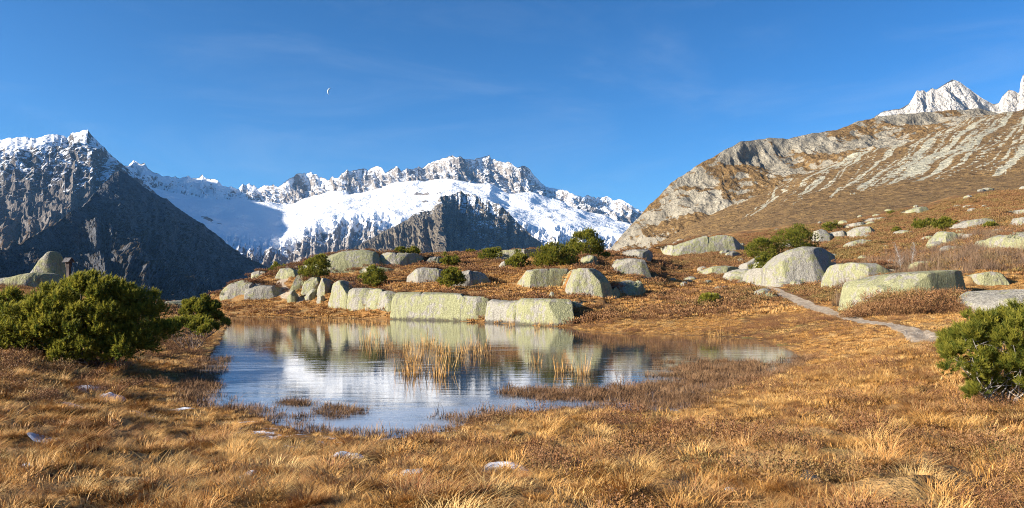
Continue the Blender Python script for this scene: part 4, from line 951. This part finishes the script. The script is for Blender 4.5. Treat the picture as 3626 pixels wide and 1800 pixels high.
def ribbons(n, seed, r0, hgt, spread, curl, wd, nseg=3, up=1.0, hv=.35, dirlean=(0, 0)):
    """a tuft of n bending blades -> verts, tris, tip, tint"""
    r = np.random.default_rng(seed)
    a = r.uniform(0, 2 * math.pi, n); rad = r0 * np.sqrt(r.random(n)); h = hgt * r.uniform(1 - hv, 1 + hv, n)
    base = np.stack([np.cos(a) * rad, np.sin(a) * rad, np.full(n, -.03)], 1)
    oa = a + r.normal(size=n) * .7; od = np.stack([np.cos(oa), np.sin(oa), np.zeros(n)], 1)
    sp = spread * r.uniform(.3, 1.2, n) * (0.35 + rad / r0)
    side = np.stack([-np.sin(oa), np.cos(oa), np.zeros(n)], 1)
    Vs, tp = [], []
    for k in range(nseg + 1):
        t_ = k / nseg
        p = base + od * (sp * h * (t_ ** 1.4))[:, None] + np.array([0, 0, 1.0]) * (h * up * (t_ - curl * t_ ** 2.4))[:, None] + np.array([*dirlean, 0]) * (h * t_ ** 2)[:, None]
        w = wd * (1 - .9 * t_)
        Vs += [p - side * w, p + side * w]; tp += [t_, t_]
    Vb = np.stack(Vs, 1); nv = Vb.shape[1]; fs = []
    for k in range(nseg):
        i = 2 * k; fs += [[i, i + 1, i + 3], [i, i + 3, i + 2]]
    Fb = (np.arange(n)[:, None, None] * nv + np.array(fs)[None]).reshape(-1, 3)
    tint = np.repeat(np.clip(r.normal(.35, .42, n), 0, 1), nv)
    return Vb.reshape(-1, 3), Fb, np.tile(np.array(tp), n), tint

def twigs(n, seed, r0, hgt, wd, lf=.035):
    """heather: short upright sprays with small leaf faces"""
    r = np.random.default_rng(seed); Vs = []; tp = []
    a = r.uniform(0, 6.28, n); rad = r0 * np.sqrt(r.random(n)); h = hgt * (1.05 - .6 * (rad / r0) ** 2) * r.uniform(.6, 1.15, n)
    for i in range(n):
        b_ = np.array([math.cos(a[i]) * rad[i], math.sin(a[i]) * rad[i], 0]); e = b_ * 1.25 + np.array([0, 0, h[i]])
        for k in range(7):
            t_ = .25 + .75 * k / 6; p = b_ * (1 - t_) + e * t_; v = r.normal(size=3); v[2] = abs(v[2]) + .3; v *= lf / np.linalg.norm(v)
            s = np.cross(v, r.normal(size=3)); s *= wd / (np.linalg.norm(s) + 1e-9)
            Vs += [p - s, p + s, p + v]; tp += [t_ * .8, t_ * .8, t_]
    Vs = np.array(Vs); return Vs, np.arange(len(Vs)).reshape(-1, 3), np.array(tp), np.repeat(np.clip(r.normal(.4, .3, n * 7), 0, 1), 3)

def proto_coll(name, gens, mat):
    c = bpy.data.collections.new(name)
    for i, (v, f, tp, ti) in enumerate(gens):
        o = mesh_np(name + '_tuft', v, f, mat, None, False, {'tip': tp, 'tint': ti}, link=False); c.objects.link(o)
    return c

def scatter(name, label, pts, scl, tone, coll, seed, tilt=.18):
    n = len(pts); r = np.random.default_rng(seed)
    me = bpy.data.meshes.new(name); me.vertices.add(n); me.vertices.foreach_set('co', np.ascontiguousarray(pts, np.float32).ravel())
    def at(nm, typ, val, key='value'):
        a = me.attributes.new(nm, typ, 'POINT'); a.data.foreach_set(key, np.ascontiguousarray(val).ravel())
    at('rot', 'FLOAT_VECTOR', np.stack([r.normal(size=n) * tilt, r.normal(size=n) * tilt, r.uniform(0, 6.283, n)], 1).astype(np.float32), 'vector')
    at('scl', 'FLOAT', np.asarray(scl, np.float32)); at('tone', 'FLOAT', np.clip(tone, 0, 1).astype(np.float32))
    at('pick', 'INT', r.integers(0, len(coll.objects), n).astype(np.int32))
    ob = bpy.data.objects.new(name, me); COL.objects.link(ob)
    ng = bpy.data.node_groups.new(name + '_nodes', 'GeometryNodeTree')
    ng.interface.new_socket('Geometry', in_out='INPUT', socket_type='NodeSocketGeometry')
    ng.interface.new_socket('Geometry', in_out='OUTPUT', socket_type='NodeSocketGeometry')
    N = ng.nodes.new; gi, go = N('NodeGroupInput'), N('NodeGroupOutput')
    iop = N('GeometryNodeInstanceOnPoints'); ci = N('GeometryNodeCollectionInfo')
    ci.inputs['Collection'].default_value = coll; ci.inputs['Separate Children'].default_value = True; ci.inputs['Reset Children'].default_value = True
    def na(nm, typ):
        q = N('GeometryNodeInputNamedAttribute'); q.data_type = typ; q.inputs['Name'].default_value = nm; return q.outputs['Attribute']
    Lk = ng.links.new
    Lk(gi.outputs[0], iop.inputs['Points']); Lk(ci.outputs[0], iop.inputs['Instance']); iop.inputs['Pick Instance'].default_value = True
    Lk(na('pick', 'INT'), iop.inputs['Instance Index']); Lk(na('rot', 'FLOAT_VECTOR'), iop.inputs['Rotation']); Lk(na('scl', 'FLOAT'), iop.inputs['Scale'])
    Lk(iop.outputs[0], go.inputs[0])
    md = ob.modifiers.new('tufts', 'NODES'); md.node_group = ng
    return tag(ob, label, kind='stuff')

C_TUS = proto_coll('tussock', [ribbons(300, 400 + i, .13, .105, 1.35, .35, .0030, 2, hv=.75) for i in range(6)], M_GRASS)
C_MID = proto_coll('short_grass', [ribbons(80, 420 + i, .20, .12, .7, .35, .006, 2, hv=.5) for i in range(5)], M_GRASS)
C_FAR = proto_coll('far_grass', [ribbons(60, 440 + i, .45, .22, .5, .3, .022, 2) for i in range(4)], M_GRASS)
C_HEA = proto_coll('heather', [twigs(150, 460 + i, .30, .20, .0055, .022) for i in range(4)], M_HEATH)
C_HEF = proto_coll('far_heather', [twigs(60, 470 + i, .60, .34, .035, .05) for i in range(4)], M_HEATH)
M_TWIG = m_grass('bare_twigs', (0.07, 0.045, 0.03), (0.14, 0.085, 0.055), (0.19, 0.12, 0.07), (0.17, 0.12, 0.04), (0.25, 0.17, 0.115))
C_TWI = proto_coll('thicket', [ribbons(60, 475 + i, .35, .80, .45, .05, .010, 3, hv=.5) for i in range(4)], M_TWIG)
C_SED = proto_coll('sedge', [ribbons(60, 480 + i, .16, .13, .6, .3, .004, 2, hv=.6) for i in range(5)], M_SEDGE)
C_REE = proto_coll('reed', [ribbons(16, 490 + i, .26, .42, .22, .08, .007, 3, hv=.6) for i in range(5)], M_GRASS)

def rand_view(n, y0, y1, seed, px0=-150, px1=3780, pw=1.0):
    r = np.random.default_rng(seed)
    Y = np.sqrt(r.uniform(y0 ** 2, y1 ** 2, n)) if pw == 1.0 else y0 + (y1 - y0) * r.random(n) ** pw
    px = r.uniform(px0, px1, n); return (px - CX) / F * Y, Y, r

def clear(x, y, k=0.0):
    m = np.ones(np.shape(x), bool)
    for cx_, cy_, rx_, ry_ in FOOT: m &= ((x - cx_) / (rx_ * .85 + .2 * k)) ** 2 + ((y - cy_ + .25 * ry_ + .5 * k) / (ry_ * .62 + .8 * k)) ** 2 > 1
    return m

def patches(x, y, s, seed): return fbm(x * s, y * s, octv=3, seed=seed)

SNOWSPOTS = [(*gpt(a_, b_)[:2], c_, d_) for a_, b_, c_, d_ in ((1785,1672,85,30),(1230,1622,58,17),(1440,1690,54,15),(165,1570,60,16),(330,1392,60,14),(400,1415,40,11),(2590,1745,22,9),(500,1480,44,10),(640,1455,50,10),(250,1440,50,12),(120,1660,46,16),(880,1690,30,10))]
def off_snow(x, y):
    m = np.ones(len(x), bool)
    for sx, sy, a_, b_ in SNOWSPOTS: m &= ((x - sx) / (a_ / F * sy * .62)) ** 2 + ((y - sy) / (b_ / F * sy * sy / 1.9 * .5)) ** 2 > 1
    return m
# foreground tussocks
x, y, r = rand_view(13000, 4.3, 26, 501)
d = pond_d(x, y); hf = heath_f(x, y)
k = (d > .25) & (patches(x, y, 1.5, 505) > -.10) & (r.random(len(x)) < np.where(y < 12, 1.0, .75)) & (hf + r.normal(size=len(x)) * .12 < .60)
k &= (line_d(x, y, PATH) > .8) & off_snow(x, y)
x, y, d = x[k], y[k], d[k]; n = len(x)
sc = np.clip(r.normal(.92, .34, n), .35, 1.45) * (.55 + .45 * sstep(.2, 2.0, d)) * (1 + .5 * patches(x, y, .8, 503))
tone = .42 + 1.1 * patches(x, y, .42, 502) + .5 * patches(x, y, 1.7, 506) + r.normal(size=n) * .24
scatter('grass', 'golden tussock grass covering the near shore', np.stack([x, y, zg(x, y)], 1), sc, tone, C_TUS, 504)
# short grass between them and further out
x, y, r = rand_view(30000, 4.3, 60, 511)
d = pond_d(x, y); hf = heath_f(x, y)
k = (d > .05) & off_snow(x, y) & ((y > 13) | (r.random(len(x)) < .45)) & (hf + r.normal(size=len(x)) * .15 < .66) & (line_d(x, y, PATH) > .75) & (line_d(x, y, PATH2) > .5)
x, y, d = x[k], y[k], d[k]; n = len(x)
tone = .55 + .7 * patches(x, y, .25, 512) + r.normal(size=n) * .15
scatter('short_grass', 'short straw grass between tussocks and along the shores', np.stack([x, y, zg(x, y)], 1), np.clip(r.normal(.9, .25, n), .4, 1.6) * (.5 + .5 * sstep(0, 1.5, d)), tone, C_MID, 513)
# far meadow grass
x, y, r = rand_view(34000, 56, 150, 521, px0=500)
d = pond_d(x, y); hf = heath_f(x, y)
k = (d > .2) & (hf + r.normal(size=len(x)) * .15 < .62) & (line_d(x, y, PATH) > 1.0) & (line_d(x, y, PATH3) > .8) & clear(x, y)
x, y, d = x[k], y[k], d[k]; n = len(x)
tone = .30 + .6 * patches(x, y, .12, 522) + r.normal(size=n) * .15
scatter('meadow_grass', 'orange autumn grass on the meadow and hill behind the pond', np.stack([x, y, zg(x, y)], 1), np.clip(r.normal(.9, .25, n), .4, 1.5), tone, C_FAR, 523)
# heather near
x, y, r = rand_view(9000, 4.3, 60, 531)
d = pond_d(x, y); hf = heath_f(x, y)
k = (d > .5) & (hf + r.normal(size=len(x)) * .12 > .50) & (line_d(x, y, PATH) > .9) & (line_d(x, y, PATH2) > .6)
x, y = x[k], y[k]; n = len(x)
scatter('heather', 'rust brown heather patches in the foreground grass', np.stack([x, y, zg(x, y)], 1), np.clip(r.normal(.9, .3, n), .4, 1.8), .3 + .8 * patches(x, y, .3, 532) + r.normal(size=n) * .2, C_HEA, 533)
# heather far
x, y, r = rand_view(34000, 56, 190, 541, px0=500)
d = pond_d(x, y); hf = heath_f(x, y)
k = (d > .6) & (hf + r.normal(size=len(x)) * .10 > .50) & (line_d(x, y, PATH) > 1.2) & (line_d(x, y, PATH3) > .9) & clear(x, y, .5)
x, y = x[k], y[k]; n = len(x)
scatter('hill_heather', 'dark rust heather on the hill and the right slope', np.stack([x, y, zg(x, y)], 1), np.clip(r.normal(.9, .35, n), .35, 2.0), .32 + .34 * sstep(2250, 2800, pxY(x, y)[0]) + .9 * patches(x, y, .1, 542) + r.normal(size=n) * .2, C_HEF, 543)
# bare alder thicket behind the whaleback boulder, heather shrubs before it
r = np.random.default_rng(581); px = r.uniform(2960, 3700, 1500); y = r.uniform(54, 92, 1500); x = (px - CX) / F * y
k = clear(x, y) & (fbm(x * .12, y * .12, octv=3, seed=582) > -.08); x, y = x[k], y[k]; n = len(x)
scatter('thicket', 'bare grey brown alder thicket behind the whaleback boulder', np.stack([x, y, zg(x, y)], 1), np.clip(r.normal(.75, .3, n), .3, 1.5), .4 + .8 * patches(x, y, .15, 583) + r.normal(size=n) * .2, C_TWI, 584)
px = r.uniform(3040, 3440, 300); y = r.uniform(43.0, 46.6, 300); x = (px - CX) / F * y; n = len(x)
scatter('shrubs', 'dense rust and olive heather growing up the front of the whaleback', np.stack([x, y, zg(x, y) - .05 + .20 * (y - 43.0) * sstep(3040, 3150, px) * sstep(3450, 3350, px)], 1), np.clip(r.normal(2.0, .9, n), .8, 4.2), .45 + .9 * patches(x, y, .5, 585) + r.normal(size=n) * .25, C_HEA, 586)
# small pale stones strewn over the right slope
SV, SU = np.meshgrid(np.linspace(0, math.pi, 7), np.linspace(0, 2 * math.pi, 9), indexing='ij')
sv = np.stack([np.sin(SV) * np.cos(SU), np.sin(SV) * np.sin(SU), np.cos(SV)], -1)
st_me = []
for q in range(5):
    w_ = sv * (1 + .35 * fbm(sv[..., 0] + q * 5, sv[..., 1], sv[..., 2], 3, 590 + q))[..., None] * np.array([1, .8, .62])
    w_[:, -1] = w_[:, 0]; o = mesh_np('stone', w_, grid_faces(7, 9)[:, ::-1], M_ROCK, smooth=False, link=False); st_me.append(o.data)
r = np.random.default_rng(595); cnt = 0
while cnt < 110:
    Y = math.exp(r.uniform(math.log(70), math.log(230))); px = r.uniform(2380, 3680); x = (px - CX) / F * Y
    if fbm(np.array([x * .05]), np.array([Y * .05]), octv=2, seed=596)[0] < -.05 and r.random() < .75: continue
    z = float(zg(np.array([x]), np.array([Y]))[0]); sz = r.gamma(2.0, .22) + .25
    o = bpy.data.objects.new('stone', st_me[r.integers(0, 5)]); COL.objects.link(o); o.location = (x, Y, z + sz * .22); o.scale = (sz * r.uniform(.9, 1.6), sz, sz * r.uniform(.7, 1.0)); o.rotation_euler = (0, 0, r.uniform(0, 6.28))
    tag(o, 'small pale stone strewn over the heather of the right slope', 'stone', 'pale stones on the right slope'); cnt += 1
# heather mats on top of the shore wall and other blocks
pts = []; r = np.random.default_rng(571)
for X_, Yc_, Z_, D_ in TOPS:
    L_ = X_[-1] - X_[0]; m = int(L_ * 3.2)
    t_ = r.uniform(.06, .94, m); keep = fbm(X_[0] + t_ * L_ * .35, t_ * 0 + Yc_.mean(), octv=2, seed=572) > -.12
    xx = X_[0] + t_ * L_; yy = np.interp(xx, X_, Yc_) + r.uniform(-.02, .35, m) * D_; zz = np.interp(xx, X_, Z_)
    pts.append(np.stack([xx, yy, zz - .05], 1)[keep])
pts = np.concatenate(pts); n = len(pts)
scatter('ledge_heather', 'dark heather mats hanging over the top of the shore wall', pts, np.clip(r.normal(.9, .3, n), .35, 1.6), .2 + r.normal(size=n) * .2, C_HEF, 573)
# brown sedge standing in the shallow ice
def sedge_mask(x, y):
    px, Y = pxY(x, y); py = HY + HC * F / Y
    m = np.zeros(np.shape(x))
    for cx_, cy_, rx_, ry_, a_ in ((1185,1462,120,30,1.0),(1050,1432,110,18,.8),(1900,1388,190,26,.8),(2060,1405,220,30,.9),(2350,1400,260,60,1.0),(2560,1330,260,60,.9),(2480,1285,330,26,.5),(1800,1490,190,22,.9),(880,1455,170,26,.8),(700,1370,90,60,.9),(2200,1480,350,22,.9),(760,1330,60,40,.5),(1000,1475,180,22,.6)):
        m = np.maximum(m, a_ * np.exp(-(((px - cx_) / rx_) ** 2 + ((py - cy_) / ry_) ** 2) * 1.1))
    return m + .45 * fbm(x * .8, y * .8, octv=3, seed=551)
x, y, r = rand_view(26000, 12.0, 34, 552, px0=550, px1=3000)
d = pond_d(x, y); m = sedge_mask(x, y)
k = ((d < .5) & (r.random(len(x)) < sstep(.35, .75, m) * .8)) | ((d < .35) & (d > -1.0) & (y < 30) & (r.random(len(x)) < .30 * sstep(-1.0, .2, d)))
x, y = x[k], y[k]; n = len(x)
scatter('sedge', 'brown sedge standing in the ice near the shore', np.stack([x, y, np.maximum(zg(x, y), -.01)], 1), np.clip(r.normal(1.0, .35, n), .4, 1.9), .4 + .6 * patches(x, y, .4, 553) + r.normal(size=n) * .2, C_SED, 554)
# reeds in the open water
RE = [(1300,1215,18,26),(1380,1225,26,26),(1440,1240,22,26),(1500,1235,30,22),(1560,1240,40,26),(1640,1245,36,22),(1710,1250,30,22),(1480,1275,30,14),(1470,1330,40,10),(1550,1330,30,10),(1900,1290,10,10),(1990,1320,10,10),(2065,1325,16,12),(1895,1162,10,8),(1960,1155,40,6),(1290,1150,90,7),(1150,1142,60,6),(2600,1190,80,8),(1800,1160,20,6)]
xs, ys = [], []; r = np.random.default_rng(561)
for cx_, cy_, rx_, ry_ in RE:
    m = int(3 + rx_ * .24); px = r.normal(cx_, rx_ * .55, m); py = np.maximum(r.normal(cy_, ry_ * .5, m), 1120); Y = HC * F / (py - HY)
    xs.append((px - CX) / F * Y); ys.append(Y)
x, y = np.concatenate(xs), np.concatenate(ys)
k = pond_d(x, y) < .4; x, y = x[k], y[k]; n = len(x)
scatter('reeds', 'thin straw reeds rising from the middle of the pond', np.stack([x, y, np.maximum(zg(x, y), -.02)], 1), np.clip(r.normal(.9, .3, n), .4, 1.6), .55 + r.normal(size=n) * .2, C_REE, 562, tilt=.08)

# patches of old snow between the tussocks
SN = [('largest snow patch between the tussocks at the bottom centre', 1785, 1672, 85, 30), ('snow patch left of the frozen puddle at the bottom centre', 1230, 1622, 58, 17), ('long thin snow patch beside the frozen puddle', 1440, 1690, 54, 15),
      ('snow patch on the turf near the lower left corner', 165, 1570, 60, 16), ('thin snow patch below the big pine', 330, 1392, 60, 14), ('small snow patch right of the one below the big pine', 400, 1415, 40, 11), ('tiny snow patch at the lower right', 2590, 1745, 22, 9),
      ('narrow snow patch left below the near shore', 500, 1480, 44, 10), ('snow strip beside the left shore sedge', 640, 1455, 50, 10), ('snow patch below the thin one under the big pine', 250, 1440, 50, 12), ('lowest snow patch at the left edge', 120, 1660, 46, 16), ('small snow patch between tussocks at the bottom left of centre', 880, 1690, 30, 10)]
for i, (lab, px, py, rx_, ry_) in enumerate(SN):
    c = gpt(px, py); Y = c[1]; a = np.linspace(0, 2 * math.pi, 25)[:-1]
    r = np.random.default_rng(600 + i); k_ = 1 + .3 * fbm(np.cos(a) * 1.3 + i * 7, np.sin(a) * 1.3, octv=3, seed=600)
    rx = rx_ / F * Y; ry = ry_ / F * Y * Y / (HC - c[2]) * .55
    V = [np.array([[0, 0, 1.0]])]
    for q in (.35, .65, .9, 1.08):
        V.append(np.stack([np.cos(a) * q * k_ * rx, np.sin(a) * q * k_ * ry, np.full(24, 1 - q ** 2)], 1))
    V = np.concatenate(V); hz = zg(V[:, 0] + c[0], V[:, 1] + c[1]) - c[2]
    V[:, 2] = V[:, 2] * .025 + hz + .03 + .03 * fbm(V[:, 0] * 6 + i, V[:, 1] * 6, octv=2, seed=610)
    Fq = [[1 + k * 24 + j, 1 + k * 24 + (j + 1) % 24, 1 + (k + 1) * 24 + (j + 1) % 24, 1 + (k + 1) * 24 + j] for k in range(3) for j in range(24)]
    Fq += [[0, 1 + j, 1 + (j + 1) % 24, 1 + (j + 1) % 24] for j in range(0)]
    Fq = [[f[0], f[3], f[2], f[1]] for f in Fq]
    Fq = [[f[0], f[1], f[2]] for f in Fq] + [[f[0], f[2], f[3]] for f in Fq] + [[0, 1 + j, 1 + (j + 1) % 24] for j in range(24)]
    ob = mesh_np('snow_patch', V, np.array(Fq)[:, ::-1] if False else np.array(Fq), M_SNOW); ob.location = c
    tag(ob, lab, 'snow patch', 'snow patches in the foreground')

# crescent moon, far outside the air of the valley
Ym = 30000.0; c = P(1172, 325, Ym); Rm = 13.5 / F * Ym
a1 = np.linspace(math.radians(62), math.radians(262), 25); V = []
for k, zo in ((0, 0.0), (1, 0.0)):
    pass
outer = np.stack([np.cos(a1), np.sin(a1)], 1); inn = outer.copy()
ctr = np.array([math.cos(math.radians(162)), math.sin(math.radians(162))])
chord = (outer @ np.array([-ctr[1], ctr[0]]))[:, None] * np.array([-ctr[1], ctr[0]])
inn = chord + ctr * (outer @ ctr)[:, None] * .55
mid_ = (outer + inn) / 2; th_ = np.linalg.norm(outer - inn, axis=1)
rows = [np.stack([outer[:, 0], np.zeros(25), outer[:, 1]], 1), np.stack([mid_[:, 0], -th_ * .5, mid_[:, 1]], 1), np.stack([inn[:, 0], np.zeros(25), inn[:, 1]], 1), np.stack([mid_[:, 0], th_ * .5, mid_[:, 1]], 1), np.stack([outer[:, 0], np.zeros(25), outer[:, 1]], 1)]
ob = mesh_np('moon', np.stack(rows) * Rm, grid_faces(5, 25)[:, ::-1], M_MOON); ob.location = c
tag(ob, 'thin pale crescent moon in the blue sky', 'moon')

# ----------------------------------------------------------------------------
# air of the valley
# ----------------------------------------------------------------------------
hz = bpy.data.materials.new('valley_air'); hz.use_nodes = True; ht = hz.node_tree; ht.nodes.clear()
ho = ht.nodes.new('ShaderNodeOutputMaterial'); pv = ht.nodes.new('ShaderNodeVolumePrincipled')
pv.inputs['Color'].default_value = (0.24, 0.54, 1.0, 1); pv.inputs['Density'].default_value = 2.7e-5; pv.inputs['Anisotropy'].default_value = 0.2
ht.links.new(pv.outputs[0], ho.inputs['Volume'])
hx0, hx1, hy0, hy1, hz0, hz1 = -12500, 12500, -8500, 12500, -70, 1620
v = np.array([[x_, y_, z_] for x_ in (hx0, hx1) for y_ in (hy0, hy1) for z_ in (hz0, hz1)], float)
f = np.array([[0, 1, 3, 2], [4, 6, 7, 5], [0, 4, 5, 1], [2, 3, 7, 6], [0, 2, 6, 4], [1, 5, 7, 3]])
o = mesh_np('haze', v, f, hz, smooth=False); tag(o, 'thin blue air over the valley', kind='stuff')
